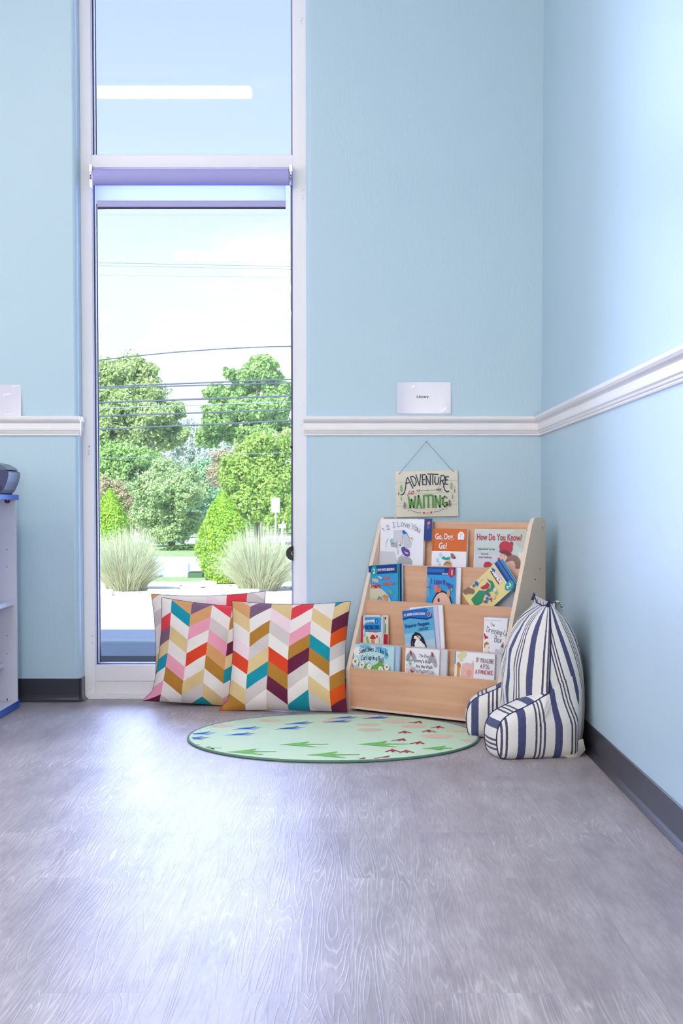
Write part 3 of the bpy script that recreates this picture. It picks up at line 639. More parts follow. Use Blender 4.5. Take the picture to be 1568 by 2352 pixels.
def art_know(a, w_, h_):
    a.rect(0, 0, w_, h_, K['mist'])
    a.ell(.215, h_-.02, .045, .020, K['sage']); a.ell(.225, h_-.045, .03, .03, K['sage']); a.rect(.0, 0, w_*.55, h_-.10, K['lgrey']); a.rect(w_*.86, 0, w_, h_-.09, K['cream'])
    a.rect(0, h_-.003, w_, h_, K['cream']); a.rect(0, 0, .004, h_, K['cream'])
    a.text('How Do You Know?', .010, h_-.044, .036, K['red'], width=.212, bold=.0009)
    ink = mat('print_charcoal', '#5c5a63', rough=.4)
    a.hand('Deborah W Turner', .018, h_-.083, .008, ink, wd=.0011, width=.082); a.hand('Illustrated by', .034, h_-.102, .006, ink, wd=.0008, width=.036); a.hand('Jane Downing', .022, h_-.116, .008, ink, wd=.0011, width=.062)
    a.poly([(.090, 0), (.102, h_-.135), (.118, h_-.113), (.150, h_-.110), (.168, h_-.14), (.172, 0)], K['red'])
    a.poly([(.096, h_-.15), (.104, h_-.125), (.116, h_-.118), (.115, h_-.15)], K['lilac'])
    a.ell(.143, h_-.105, .020, .034, K['skin'], rot=.1); a.ell(.151, h_-.072, .032, .025, K['red'], rot=-.25); a.ell(.176, h_-.058, .009, .010, K['red'])
    a.poly([(.118, h_-.085), (.150, h_-.080), (.178, h_-.095), (.180, h_-.112), (.165, h_-.112), (.150, h_-.100), (.128, h_-.095)], K['dred'])
    for x in (.131, .146): a.ell(x, h_-.104, .0018, .0028, K['brown'])
    a.stroke([(.132, h_-.125), (.140, h_-.126)], .0014, K['red'])
    a.ell(.188, h_-.135, .034, .034, K['brown']); a.ell(.176, h_-.150, .024, .032, K['skin']); a.poly([(.150, h_-.13), (.165, h_-.105), (.200, h_-.11), (.206, h_-.128), (.18, h_-.124), (.16, h_-.13)], K['brown'])
    a.ell(.070, h_-.140, .018, .010, K['red']); a.ell(.06, h_-.147, .010, .006, K['red'])
book('picture_book', 'grey green picture book with child in red hat, right end of the top tier', .499, .199, Z4, .243, .244, .009, K['mist'], art_know, hard=True)

# third pocket -----------------------------------------------------
def art_wild(a, w_, h_):
    a.rect(0, 0, w_, h_, K['sky']); a.rect(0, h_-.036, w_, h_, K['navy'])
    a.poly([(0, 0), (0, h_-.075), (.035, h_-.078), (.075, h_-.105), (.10, h_-.125), (.105, 0)], mat('print_sand', '#cfc8ae', rough=.35))
    a.ell(.030, h_-.022, .0165, .022, K['teal']); a.text('2', .022, h_-.032, .028, K['white'], bold=.0006)
    a.text('STEP INTO READING', .048, h_-.024, .014, K['white'], width=.088, bold=.0004); a.rect(.106, h_-.041, .128, h_-.034, K['teal'])
    a.text('Wild', .018, h_-.070, .024, K['yellow'], width=.034, bold=.0009); a.text('Hero', .014, h_-.094, .028, K['red'], width=.050, bold=.0012)
    o2 = mat('print_burnt_orange', '#c8643a', rough=.35)
    for x0, n_, z_ in ((.083, 5, h_-.060), (.075, 9, h_-.084)):
        for k in range(n_): a.rect(x0+k*.0068, z_, x0+k*.0068+.0055, z_+.010+(.002 if k % 3 == 0 else 0), o2)
    a.poly([(.045, h_-.050), (.060, h_-.045), (.075, h_-.052), (.068, h_-.060), (.058, h_-.056)], K['lgrey']); a.stroke([(.045, h_-.050), (.066, h_-.055)], .002, K['black'])
    a.poly([(.105, h_-.100), (.118, h_-.105), (.134, h_-.122), (.126, h_-.124), (.112, h_-.116)], K['lgreen']); a.stroke([(.108, h_-.104), (.130, h_-.121)], .0018, K['green'])
    a.poly([(.072, h_-.130), (.088, h_-.122), (.108, h_-.128), (.120, h_-.150), (.116, h_-.165), (.09, h_-.15)], K['tan']); a.stroke([(.080, h_-.128), (.098, h_-.138), (.112, h_-.132)], .003, K['brown'])
    a.ell(.060, h_-.145, .011, .016, K['grey']); a.stroke([(.046, h_-.150), (.056, h_-.132), (.068, h_-.140)], .0028, K['black']); a.ell(.030, h_-.152, .012, .006, K['black'])
    a.poly([(.102, h_-.138), (.112, h_-.135), (.120, h_-.155), (.108, h_-.160)], K['lblue']); a.ell(.075, h_-.155, .010, .008, K['pink'])
book('reader_book', 'blue beginner reader with green number badge, left end of the third tier up', .0220, .134, Z3+.002, .150, .229, .004, K['sky'], art_wild, tilt=4, roll=-4.5)
for k in range(3): book('reader_book', ('thin reader directly behind the blue left one, teal edge showing', 'thin reader second behind the blue left one, its navy edge showing', 'thin reader at the back of the left bundle on the third tier up')[k],
                        .0255+.0035*k, .141+.006*k, Z3+.004+.001*k, .151, .230, .003, (K['teal'], K['navy'], K['lblue'])[k], tilt=4.2, roll=-4.2+.4*k)
def art_bugs(a, w_, h_):
    a.rect(0, 0, w_, h_, K['sky']); a.rect(0, h_-.031, w_, h_, K['navy']); a.rect(.002, h_-.022, w_*.62, h_-.006, K['blue'])
    a.text('STEP INTO READING', .008, h_-.018, .011, mat('print_midblue', '#2f62b8', rough=.4), width=.075); a.hand('READY TO READ', .076, h_-.029, .005, K['white'], wd=.001, width=.028)
    a.ell(w_-.018, h_-.020, .0145, .022, K['red']); a.text('1', w_-.022, h_-.030, .028, K['white'], bold=.0008)
    for ch, x, z_, r_ in (('I', .022, -.066, .15), ('L', .036, -.070, 0), ('i', .046, -.070, .1), ('k', .053, -.069, -.05), ('e', .063, -.067, .1), ('B', .080, -.070, .05), ('u', .096, -.073, -.2), ('g', .108, -.078, -.1), ('s', .120, -.080, -.3)):
        a.text(ch, x, h_+z_, .026, K['purple'], rot=r_, bold=.001)
    a.ell(.080, h_-.165, .052, .070, K['black']); a.ell(.080, h_-.168, .0475, .066, K['skin'])
    lumps(a, K['pink'], [(.052, h_-.138, .010, .010), (.092, h_-.134, .008, .007)]); a.ell(.064, h_-.134, .005, .009, K['dred']); a.ell(.100, h_-.157, .0045, .006, K['dred'])
    lumps(a, mat('print_coral', '#e0705a', rough=.35), [(.050, h_-.088, .010, .017, .1), (.066, h_-.092, .009, .012, -.5)]); a.stroke([(.068, h_-.082), (.044, h_-.118)], .002, K['brown'])
    a.ell(.112, h_-.106, .008, .016, K['tan']); a.ell(.127, h_-.090, .004, .006, K['tan'])
    for x in (.010, .016): a.stroke([(x, h_-.045), (x-.004, h_-.075), (x+.002, h_-.12)], .0014, K['yellow'])
    a.stroke([(.002, h_-.083), (.024, h_-.083)], .002, K['navy'])
book('reader_book', 'bright blue beginner reader with face and bow in the middle of the third tier up', .303, .147, Z3, .139, .2345, .004, K['sky'], art_bugs, roll=-.5)
book('reader_book', 'plain white book behind the bright blue reader with a face', .312, .156, Z3, .151, .2345, .006, K['white'], roll=-.5)
def art_fr(a, w_, h_):
    a.rect(0, 0, w_, h_, K['yellow']); a.rect(0, h_-.030, w_, h_, K['navy']); a.rect(.002, h_-.018, w_-.02, h_-.006, K['blue']); a.rect(.06, h_-.033, w_*.85, h_-.030, K['white'])
    a.ell(w_-.018, h_-.028, .017, .024, K['teal']); a.text('2', w_-.026, h_-.040, .030, K['white'], bold=.0008)
    a.rect(.012, h_-.064, .078, h_-.046, K['dred']); a.text('FRIENDS', .012, h_-.058, .020, K['white'], width=.068, bold=.0014); a.text('Dinosaur', .022, h_-.046, .014, K['lilac'], width=.052, bold=.001)
    a.poly([(.006, h_-.046), (.024, h_-.040), (.028, h_-.050), (.010, h_-.054)], K['blue'])
    a.poly([(.028, h_-.092), (.050, h_-.078), (.072, h_-.082), (.078, h_-.104), (.070, h_-.140), (.088, h_-.170), (.080, .02), (.045, .02), (.040, h_-.150), (.058, h_-.130), (.062, h_-.108), (.050, h_-.094)], K['green'])
    a.poly([(.036, h_-.096), (.052, h_-.098), (.060, h_-.112), (.048, h_-.134), (.034, h_-.140), (.040, h_-.112)], K['red']); a.stroke([(.034, h_-.100), (.052, h_-.092), (.066, h_-.105)], .003, K['white'])
    a.stroke([(.030, h_-.140), (.046, h_-.138), (.060, h_-.125)], .002, K['white']); a.stroke([(.010, h_-.115), (.018, h_-.095), (.032, h_-.098)], .004, K['cream']); a.stroke([(.010, h_-.115), (.016, h_-.14)], .004, K['cream'])
    lumps(a, K['blue'], [(.004+.008, h_-.142, .010, .008), (.010, h_-.158, .006, .006), (.082, h_-.124, .009, .006), (.090, h_-.138, .008, .006), (.096, h_-.150, .007, .006)]); lumps(a, K['red'], [(.076, h_-.128, .006, .004), (.092, h_-.156, .006, .004), (.101, h_-.128, .004, .005)])
    lumps(a, K['lilac'], [(.086, h_-.090, .009, .008)]); lumps(a, K['lgreen'], [(.098, h_-.092, .006, .006), (.080, h_-.100, .003, .003)]); lumps(a, K['brown'], [(.012, h_-.186, .016, .012, .4), (.024, h_-.176, .010, .010), (.006, h_-.203, .012, .010, .4)])
    lumps(a, K['skin'], [(.106, h_-.110, .006, .007)]); a.stroke([(.100, h_-.118), (.112, h_-.130)], .003, K['navy'])
book('reader_book', 'yellow reader with green dinosaur and blue band, tilted steeply on its corner', .487, .142, .4985, .130, .222, .004, K['yellow'], art_fr, roll=50)
book('reader_book', 'light blue reader just behind the tilted dinosaur one', .492, .151, .5025, .130, .222, .004, K['sky'], roll=51)
book('reader_book', 'grey covered book in the right corner behind the tilted dinosaur reader', .640, .160, Z3, .10, .150, .006, K['grey'], tilt=3)
# second pocket ----------------------------------------------------
def art_padd(a, w_, h_):
    a.rect(.012, 0, w_, h_, K['lgrey']); a.rect(0, 0, .012, h_, mat('print_bright_red', '#c41a28', rough=.35)); a.rect(.022, h_-.085, w_-.010, h_-.004, K['sky']); a.rect(.026, 0, w_-.01, h_-.066, K['cream'])
    a.poly([(.018, h_-.030), (.020, h_-.018), (.074, h_-.014), (.074, h_-.026)], K['white']); a.hand('I Can Read', .022, h_-.028, .009, K['navy'], wd=.0013, width=.045)
    a.ell(.084, h_-.020, .009, .011, K['blue']); a.text('1', .081, h_-.025, .013, K['white'], bold=.0004)
    a.hand("PADDINGTON'S", .016, h_-.054, .016, K['navy'], wd=.0024, width=.084); a.hand('Prize Picture', .038, h_-.067, .009, K['red'], wd=.0013, width=.055)
    a.ell(.066, h_-.090, .016, .006, K['red']); a.ell(.066, h_-.084, .009, .008, K['red']); a.ell(.066, h_-.104, .010, .010, K['tan'])
    lumps(a, K['lgreen'], [(.036, h_-.095, .006, .012), (.042, h_-.110, .006, .010)]); lumps(a, K['red'], [(.088, h_-.084, .004, .006)]); lumps(a, K['grey'], [(.100, h_-.10, .003, .015), (.018, h_-.08, .003, .004)])
book('reader_book', 'small reader with red spine and sky blue title panel, left end of second tier', .021, .0745, Z2, .118, .199, .005, K['lgrey'], art_padd, spine=K['red'], roll=-2.5)
def art_pb(a, w_, h_): a.rect(w_-.018, 0, w_, h_-.078, mat('print_bright_red', '#c41a28')); a.ell(w_-.012, h_-.012, .004, .006, K['black']); a.rect(w_-.013, h_-.074, w_-.008, h_-.035, K['green']); a.ell(w_-.035, h_-.003, .003, .003, K['black'])
book('reader_book', 'cream book with red corner behind the small red spined reader', .030, .086, Z2, .124, .203, .006, K['cream'], art_pb, roll=-2.2)
def art_peng(a, w_, h_):
    a.rect(0, 0, w_, h_, mat('print_iceblue', '#57a8d0', rough=.35)); a.rect(0, 0, w_, h_-.094, mat('print_iceblue_mid', '#8fbcd8', rough=.35)); a.rect(0, 0, w_, h_-.130, mat('print_icegrey', '#b0c6d6', rough=.35))
    a.poly([(0, h_-.037), (0, h_), (w_*.78, h_), (w_*.95, h_-.020), (w_, h_-.040), (w_*.8, h_-.046), (w_*.5, h_-.036), (w_*.25, h_-.028)], K['blue'])
    a.stroke([(.002, h_-.034), (w_*.25, h_-.030), (w_*.5, h_-.038), (w_*.8, h_-.046), (w_*.95, h_-.042)], .006, K['navy'])
    a.hand('ALL ABOARD SCIENCE READER', .008, h_-.022, .009, K['white'], wd=.0015, width=.105, rot=-.06, arc=.002); a.ell(w_-.018, h_-.026, .010, .012, K['pink']); a.ell(w_-.018, h_-.026, .0075, .009, K['navy']); a.text('1', w_-.021, h_-.031, .013, K['white'], bold=.0005)
    a.text('Emperor Penguins', .008, h_-.070, .020, K['navy'], width=.122, bold=.0005); a.hand('by Roberta Edwards', .080, h_-.082, .005, K['navy'], wd=.0008, width=.044); a.hand('Illustrated by Carol Schwartz', .074, h_-.088, .005, K['navy'], wd=.0008, width=.050)
    a.poly([(.028, 0), (.030, h_-.130), (.040, h_-.104), (.058, h_-.092), (.078, h_-.098), (.096, h_-.120), (.104, h_-.145), (.112, h_-.168), (.104, h_-.160), (.095, h_-.140), (.085, 0)], K['black'])
    a.poly([(.052, h_-.170), (.048, h_-.140), (.060, h_-.120), (.080, h_-.130), (.096, h_-.148), (.104, h_-.175), (.090, 0), (.060, 0)], K['white'])
    a.ell(.060, h_-.113, .012, .007, K['cream'], rot=.2); a.ell(.073, h_-.118, .009, .009, K['cream']); a.stroke([(.055, h_-.104), (.070, h_-.112), (.078, h_-.122)], .0035, K['black'])
    a.stroke([(.038, 0), (.040, h_-.13)], .004, mat('print_charcoal', '#5c5a63'))
book('reader_book', 'blue penguin book leaning left in the middle of the second tier', .265, .074, Z2-.002, .150, .2345, .004, K['sky'], art_peng, roll=-9.5, tilt=4)
book('picture_book', 'white backing book behind the blue penguin one, its right edge showing', .283, .084, Z2+.002, .163, .244, .006, K['white'], roll=-6.5, tilt=4)
book('picture_book', 'thin lilac book between the penguin one and the white backing', .278, .0795, Z2+.001, .153, .238, .003, K['lilac'], roll=-8, tilt=4)
def art_dress(a, w_, h_):
    a.rect(.006, h_-.012, w_*.75, h_-.008, K['lgrey']); ink = mat('print_ink', '#3c3440', rough=.4)
    a.hand('The', .030, h_-.034, .014, ink, wd=.0012, width=.020); a.hand('Dressing-Up', .014, h_-.056, .022, ink, wd=.0018, width=.098, rot=-.14); a.hand('Box', .052, h_-.093, .024, ink, wd=.002, width=.032, rot=-.08)
    a.poly([(.002, h_-.066), (.006, h_-.062), (.012, h_-.072), (.020, h_-.074), (.024, h_-.082), (.014, h_-.082), (.008, h_-.088)], K['red'])
    a.ell(.018, h_-.113, .012, .016, K['cream']); a.poly([(.006, h_-.118), (.006, h_-.102), (.016, h_-.094), (.030, h_-.102), (.020, h_-.106), (.012, h_-.108), (.010, h_-.120)], K['orange'])
    a.poly([(.006, 0), (.012, h_-.142), (.030, h_-.132), (.034, h_-.136), (.020, h_-.148), (.014, 0)], K['black']); a.stroke([(.024, h_-.115), (.030, h_-.118)], .001, K['black'])
    a.poly([(.052, 0), (.054, h_-.150), (.064, h_-.130), (.076, h_-.150), (.082, 0)], K['lblue']); a.ell(.065, h_-.128, .008, .008, K['lilac'])
    a.poly([(.082, h_-.112), (.094, h_-.092), (.095, h_-.120)], K['red']); a.ell(.088, h_-.126, .009, .014, K['mist']); a.ell(.048, h_-.153, .004, .006, K['black']); a.ell(.036, h_-.160, .004, .003, K['red'])
book('picture_book', 'white book with red haired child, right end of the second tier behind striped pillow', .628, .074, Z2, .108, .224, .006, K['white'], art_dress)
book('picture_book', 'grey blue book behind the white one at the right end of the second tier', .636, .088, Z2, .105, .226, .006, K['lblue'], roll=0)
# first pocket -----------------------------------------------------
def art_some(a, w_, h_):
    a.rect(0, 0, w_, h_, K['aqua']); lumps(a, K['white'], [(.020, h_-.030, .022, .018)]); lumps(a, K['paleblue'], [(.155, h_-.020, .022, .014), (.135, h_-.012, .016, .010), (.170, h_-.040, .012, .012), (.06, h_-.008, .03, .008)])
    ink = K['black']
    a.hand('Sometimes I Like to', .028, h_-.040, .020, ink, wd=.0021, width=.150, arc=.016); a.hand('Curl up in a Ball', .040, h_-.066, .020, ink, wd=.0021, width=.118, arc=.008, rot=-.02)
    lumps(a, K['lgreen'], [(.035+.012*k, h_-.082-.006*((k*3) % 4), .012, .010, k*.8) for k in range(13)]); lumps(a, mat('print_leaf', '#6aa53a', rough=.4), [(.140, h_-.080, .018, .014, .3), (.125, h_-.090, .014, .012)])
    for x, z_, s_ in ((.014, -.072, 1.25), (.050, -.084, 1), (.090, -.088, .9), (.182, -.084, 1), (.152, -.095, .9)):
        for k in range(9): a.ell(x+.010*s_*math.cos(k*.7), h_+z_+.010*s_*math.sin(k*.7), .0055*s_, .0035*s_, K['white'], rot=k*.7, n=8)
        a.ell(x, h_+z_, .0042*s_, .0046*s_, K['orange'] if s_ > .95 else K['yellow'], n=10)
    a.stroke([(.07, h_-.102), (.11, h_-.098)], .003, K['brown'])
book('picture_book', 'pale blue picture book with white daisies, left end of the bottom tier', .0205, .0215, Z1, .208, .187, .006, K['aqua'], art_some)
book('picture_book', 'light blue book behind the daisy one on the bottom tier', .042, .031, Z1, .208, .190, .008, K['lblue'])
def art_boa(a, w_, h_):
    ink = mat('print_ink', '#3c3440', rough=.4)
    a.text('The Day', .068, h_-.034, .018, ink, width=.048, bold=.0003); a.text("Jimmy's Boa", .044, h_-.056, .020, ink, width=.082, bold=.0003); a.text('Ate the Wash', .054, h_-.077, .019, ink, width=.082, bold=.0003)
    for x, r_ in ((.016, .5), (.042, -.6), (.128, .6), (.146, -.35)):
        a.ell(x, h_-.034-(.015 if x > .14 else 0), .010, .022, K['grey'], rot=-r_); 
        for k in range(5): a.stroke([(x-.006, h_-.024-k*.006), (x+.007, h_-.028-k*.006)], .0009, K['black'])
    for x in (.028, .134): a.poly([(x-.005, h_-.011), (x+.003, h_-.010), (x+.006, h_-.026), (x+.002, h_-.032)], K['red'])
    a.hand('Caddy', .012, h_-.052, .008, ink, wd=.001, width=.028); a.stroke([(.010, h_-.068), (.012, h_-.10)], .001, ink); a.stroke([(.010, h_-.068), (.036, h_-.078)], .001, ink); lumps(a, K['lgreen'], [(.030, h_-.064, .006, .004), (.026, h_-.058, .003, .004)])
    a.ell(.040, h_-.088, .008, .010, K['red']); a.ell(.044, h_-.082, .008, .008, K['grey']); a.ell(.020, h_-.088, .007, .008, K['pink'])
    for k in range(14): a.ell(.060+.0065*k, h_-.088-(k % 3)*.005, .005, .007, K['grey'] if k % 2 else K['lgrey'], rot=k); a.stroke([(.058+.0065*k, h_-.082), (.062+.0065*k, h_-.098)], .0009, ink)
    a.ell(.094, h_-.092, .003, .004, K['red'])
book('picture_book', 'white picture book with grey bird wings in the middle of the bottom tier', .287, .0215, Z1, .167, .188, .006, K['white'], art_boa)
book('picture_book', 'plain white book behind the bird wing one on the bottom tier', .310, .031, Z1, .175, .190, .008, K['lgrey'])
def art_pig(a, w_, h_):
    a.rect(0, 0, w_, h_, K['white']); a.rect(0, h_-.050, .005, h_, K['sky']); a.rect(.004, 0, .030, h_-.045, K['cream'])
    lumps(a, mat('print_straw', '#d8cfa2', rough=.4), [(.034, h_-.014, .024, .014, .3), (.030, h_-.030, .010, .010)])
    a.rect(.012, 0, .026, h_-.06, K['tan']); a.ell(.020, h_-.052, .009, .012, mat('print_rust', '#c07850', rough=.4), rot=.5)
    a.poly([(.030, 0), (.032, h_-.060), (.042, h_-.046), (.078, h_-.046), (.090, h_-.060), (.088, 0)], K['skin']); a.ell(.060, h_-.076, .029, .032, K['pink'])
    a.ell(.071, h_-.080, .013, .013, mat('print_rose', '#d99c98', rough=.4)); a.ell(.051, h_-.072, .0014, .0018, K['brown']); a.stroke([(.036, h_-.048), (.056, h_-.041), (.074, h_-.045)], .0014, K['grey'])
    a.poly([(.076, h_-.048), (.088, h_-.030), (.090, h_-.062)], K['skin'])
    ink = mat('print_plum_ink', '#6a2438', rough=.4)
    a.hand('IF YOU GIVE', .100, h_-.034, .0155, ink, wd=.0017, width=.082, rot=-.03); a.hand('A PIG', .122, h_-.058, .0155, ink, wd=.0017, width=.040); a.hand('A PANCAKE', .100, h_-.080, .0155, K['red'], wd=.0019, width=.082)
book('picture_book', 'white picture book with pink round shape, right of the bottom tier', .529, .0215, Z1, .186, .188, .006, K['white'], art_pig)
book('picture_book', 'plain grey white book behind the pink shape one on the bottom tier', .556, .031, Z1, .183, .190, .008, K['lgrey'])
# ------------------------------------------------------------------ chevron cushions
PC = {k: L(v) for k, v in dict(white='#ece4de', beige='#dfc48f', ochre='#b37e33', tan='#d8a06a', orange='#df5418', ro='#dc4424', red='#e0404c', pink='#ec9fb4', teal='#1592a4', plum='#672340', purple='#7d5f78', grey='#d3c8c4', pw='#f0d6dc').items()}
def cushion_mat(name, c0, cs, t0, t1, cols, up0):
    def nodes(t, b, src):
        uv = t.add('ShaderNodeTexCoord').outputs['UV']; sp_ = t.add('ShaderNodeSeparateXYZ'); t.link(uv, sp_.inputs[0])
        c = t.math('MULTIPLY_ADD', sp_.outputs[0], cs, c0); ci = t.math('FLOOR', c); f = t.math('FRACT', c)
        tt = t.math('MULTIPLY_ADD', sp_.outputs[1], t0-t1, t1)
        par = t.math('MODULO', t.math('ADD', ci, 2 if up0 else 3), 2.0)          # 0 -> band rises to the right
        sgn_ = t.math('MULTIPLY_ADD', par, -2, 1)
        idx = t.math('ADD', tt, t.math('MULTIPLY', f, sgn_)); pos = t.math('MULTIPLY_ADD', idx, 1/12, 1/12)
        out = None
        for k, names in enumerate(cols):
            r = t.ramp(pos, [(i/12, PC[n]) for i, n in enumerate(names)], 'CONSTANT')
            out = r if out is None else t.mix(t.math('GREATER_THAN', ci, k-.5), out, r)
        t.link(out, b.inputs['Base Color'])
        bp = t.add('ShaderNodeBump'); bp.inputs['Strength'].default_value = .25; bp.inputs['Distance'].default_value = .003
        n = t.add('ShaderNodeTexNoise'); n.inputs['Scale'].default_value = 14; n.inputs['Detail'].default_value = 3; t.link(src, n.inputs['Vector']); t.link(n.outputs[0], bp.inputs['Height']); t.link(bp.outputs[0], b.inputs['Normal'])
    return mat(name, '#e0d8d0', rough=.85, spec=.2, sheen=.1, build=nodes)
W = lambda s: s.split()
CM1 = cushion_mat('chevron_fabric', .08, 5.62, .62, 8.3, [W('grey tan beige white pw ro white beige ochre orange'), W('white pw purple white ochre grey beige teal grey white'), W('beige beige pw grey white ro ochre plum grey beige'),
    W('white white red white pink ochre plum grey white teal'), W('white white beige white teal ochre white beige grey white'), W('teal teal beige plum orange grey white ochre orange plum')], False)
CM2 = cushion_mat('chevron_fabric_light', .50, 5.6, -.05, 7.5, [W('white white white red purple beige teal white pink plum'), W('tan teal white beige white pink ochre white grey white'), W('white purple tan pink white ro white beige grey teal'),
    W('red white grey pink tan ochre white beige teal grey'), W('white grey ochre white plum beige teal white pink tan'), W('white pink white grey beige white ochre white teal grey')], True)
CM3 = cushion_mat('chevron_fabric_pale', .3, 5.6, .3, 8, [W('tan tan white grey white white beige white pink white'), W('white white white white beige white white grey white white'), W('white white white grey white white beige white white white'),
    W('white pw white white white grey white white white white'), W('white red red white white beige white white grey white'), W('white grey white plum white white beige white white white')], True)
M_pipe = mat('cushion_seam', '#3a2a3c', rough=.8)
def cushion(label, x, y, wd, ht, T, lean, yaw, roll, m, zb=0., seed=1, seam=None, ears=None):
    Mx = Matrix.Translation((x, y, zb)) @ Matrix.Rotation(math.radians(yaw), 4, 'Z') @ Matrix.Rotation(-math.radians(lean), 4, 'X') @ Matrix.Rotation(math.radians(roll), 4, 'Y')
    o = thing('throw_pillow', label, 'cushion', Mx, 'chevron patterned pillows under the window'); n = 40; r = random.Random(seed); ph = [r.uniform(0, 6) for _ in range(8)]
    vs = []; fs = []; uv = []
    def P(u, v, sgn):
        e = .062
        X = u*wd/2*(1-e*(1-v*v)); Z = v*ht/2
        Z = Z*(1-e*(1-u*u)) if v > 0 else Z*(1-.03*(1-u*u))
        if ears and abs(u) > .8 and v < -.8 and (u < 0) in ears: X += (-1 if u < 0 else 1)*.032*((abs(u)-.8)/.2)*((-v-.8)/.2)
        t_ = (max(0, 1-abs(u)**3.2)*max(0, 1-abs(v)**3.2))**.62
        wr = .010*math.sin(5*u+4*v+ph[0])*t_+.006*math.sin(11*u-6*v+ph[1])*t_+.0035*math.sin(17*v+9*u+ph[2])*t_+.004*math.sin(23*u+ph[3])*abs(v)**3*t_
        th_ = (T/2)*t_*(1-.16*v)+wr*.55
        th_ += .006*math.sin(14*(u+v)+ph[4])*max(0, abs(u*v)-.25)*(1-abs(u)**6)*(1-abs(v)**6)
        return (X, sgn*th_, Z+ht/2)
    for sgn in (-1, 1):
        b0 = len(vs)
        for i in range(n+1):
            for j in range(n+1):
                u = -1+2*i/n; v = -1+2*j/n; u = math.copysign(abs(u)**.85, u); v = math.copysign(abs(v)**.85, v); vs.append(P(u, v, sgn)); uv.append(((u+1)/2, (v+1)/2))
        for i in range(n):
            for j in range(n):
                a = b0+i*(n+1)+j; q = (a, a+n+1, a+n+2, a+1); fs.append(q if sgn < 0 else q[::-1])
    mb = MB(); mb.add(vs, fs, m, uv=[[uv[k] for k in f] for f in fs], smooth=True); mb.build('cover', o)
    ring = []
    for k in range(4*n):
        i, q = divmod(k, n); s_ = -1+2*q/n
        u, v = ((s_, -1), (1, s_), (-s_, 1), (-1, -s_))[i]; ring.append(P(u, v, 0))
    mb = MB(); mb.tube(ring, .0013, seam or M_pipe, n=5, closed=True); mb.build('seam', o)
    return o
cushion('multicolour chevron pillow in front, its right edge against the wooden rack', -.262, 5.845, .505, .470, .135, 17, -6, 0, CM1, seed=4, ears=(True,))
cushion('multicolour chevron pillow on the left, tilted and partly behind the front one', -.600, 6.012, .500, .452, .120, 14.5, -1, 4.5, CM2, zb=.0, seed=9, ears=(True,))
cushion('pale chevron pillow behind the other two, leaning on the window frame', -.605, 6.168, .500, .470, .075, 4.5, 0, -1.5, CM3, seed=5, zb=.004)

# ------------------------------------------------------------------ round rug
RC = Vector((-.060, 5.195, 0)); RR = .530; RT = .009
M_rug = mat('mint_rug', '#cfe5c8', rough=.95, spec=.1, noise=.06, nscale=160, bump=.5, bscale=600)
rug = thing('round_rug', 'round mint green rug with coloured footprints on the wooden floor', 'rug', Matrix.Translation(RC))
mb = MB(); mb.tube([(RR*math.cos(2*PI*k/96), RR*math.sin(2*PI*k/96), .0048) for k in range(96)], .0046, mat('rug_binding', '#5e8474', rough=.9, noise=.2, nscale=200), n=8, closed=True)
mb.tube([((RR+.001)*math.cos(2*PI*k/96), (RR+.001)*math.sin(2*PI*k/96), .0015) for k in range(96)], .0017, mat('rug_backing', '#1d2a30', rough=.9), n=6, closed=True); mb.build('binding', rug)
class Flat(MB):
    k = 0
    def poly(s, pts, m):
        from mathutils.geometry import tessellate_polygon
        s.k += 1; z = RT+.0004+.00001*s.k
        pts = [(p[0], p[1]) for p in pts if math.hypot(*p[:2]) < RR-.004]
        if len(pts) < 3: return
        tr = tessellate_polygon([[Vector((p[0], p[1], 0)) for p in pts]]); s.add([(p[0], p[1], z) for p in pts], [tuple(t) for t in tr], m)
def rp(x, y): p = atZ(x, y, RT); return (p[0]-RC.x, p[1]-RC.y)
M_rb = mat('rug_blue', '#1464c0', rough=.95, noise=.12, nscale=300); M_rg = mat('rug_green', '#72b856', rough=.95, noise=.12, nscale=300); M_rr = mat('rug_red', '#b3203c', rough=.95, noise=.12, nscale=300); M_rp = mat('rug_peach', '#dcc3aa', rough=.95, noise=.06, nscale=300)
fl = Flat(); fl.lathe([(.0001, RT), (RR*.5, RT), (RR-.006, RT), (RR, RT-.003), (RR, .001), (.0001, .001)], M_rug, n=96)
for x, y, s_ in ((508, 1667.5, 1), (779, 1652, 1.1), (855, 1646, .8), (763, 1657.2, .9), (845, 1664.5, 1), (910, 1657, 1.25), (850, 1676.5, 1), (950, 1668.5, 1.05), (1005, 1691, 1.3), (1055, 1678, 1.1), (1085, 1701, .9), (620, 1655, .9)):
    c = rp(x, y); fl.poly([(c[0]+.047*s_*math.cos(a)*(1+.12*math.sin(3*a)), c[1]+.036*s_*math.sin(a)) for a in [2*PI*k/16 for k in range(16)]], M_rp)
def paw(x, y, m):
    cx_, cy_ = rp(x, y); q = .82
    for P in ([(-.060, -.026), (-.030, -.008), (0, .012), (.020, .018), (.026, .0), (.018, -.018), (-.02, -.020)], [(.018, .014), (.040, .034), (.052, .038), (.044, .022), (.028, .006)], [(.020, .006), (.062, .012), (.082, .016), (.060, .000), (.022, -.006)], [(.018, -.008), (.050, -.018), (.060, -.024), (.040, -.024), (.014, -.018)]):
        fl.poly([(cx_+a*q, cy_+b*q*1.45) for a, b in P], m)
for x, y in ((456, 1684.5), (562, 1672.8), (545, 1686.6), (682, 1661.2), (660, 1672.4), (771, 1657.3), (785, 1648.4), (858, 1648.6), (438, 1696)): paw(x, y, M_rb)
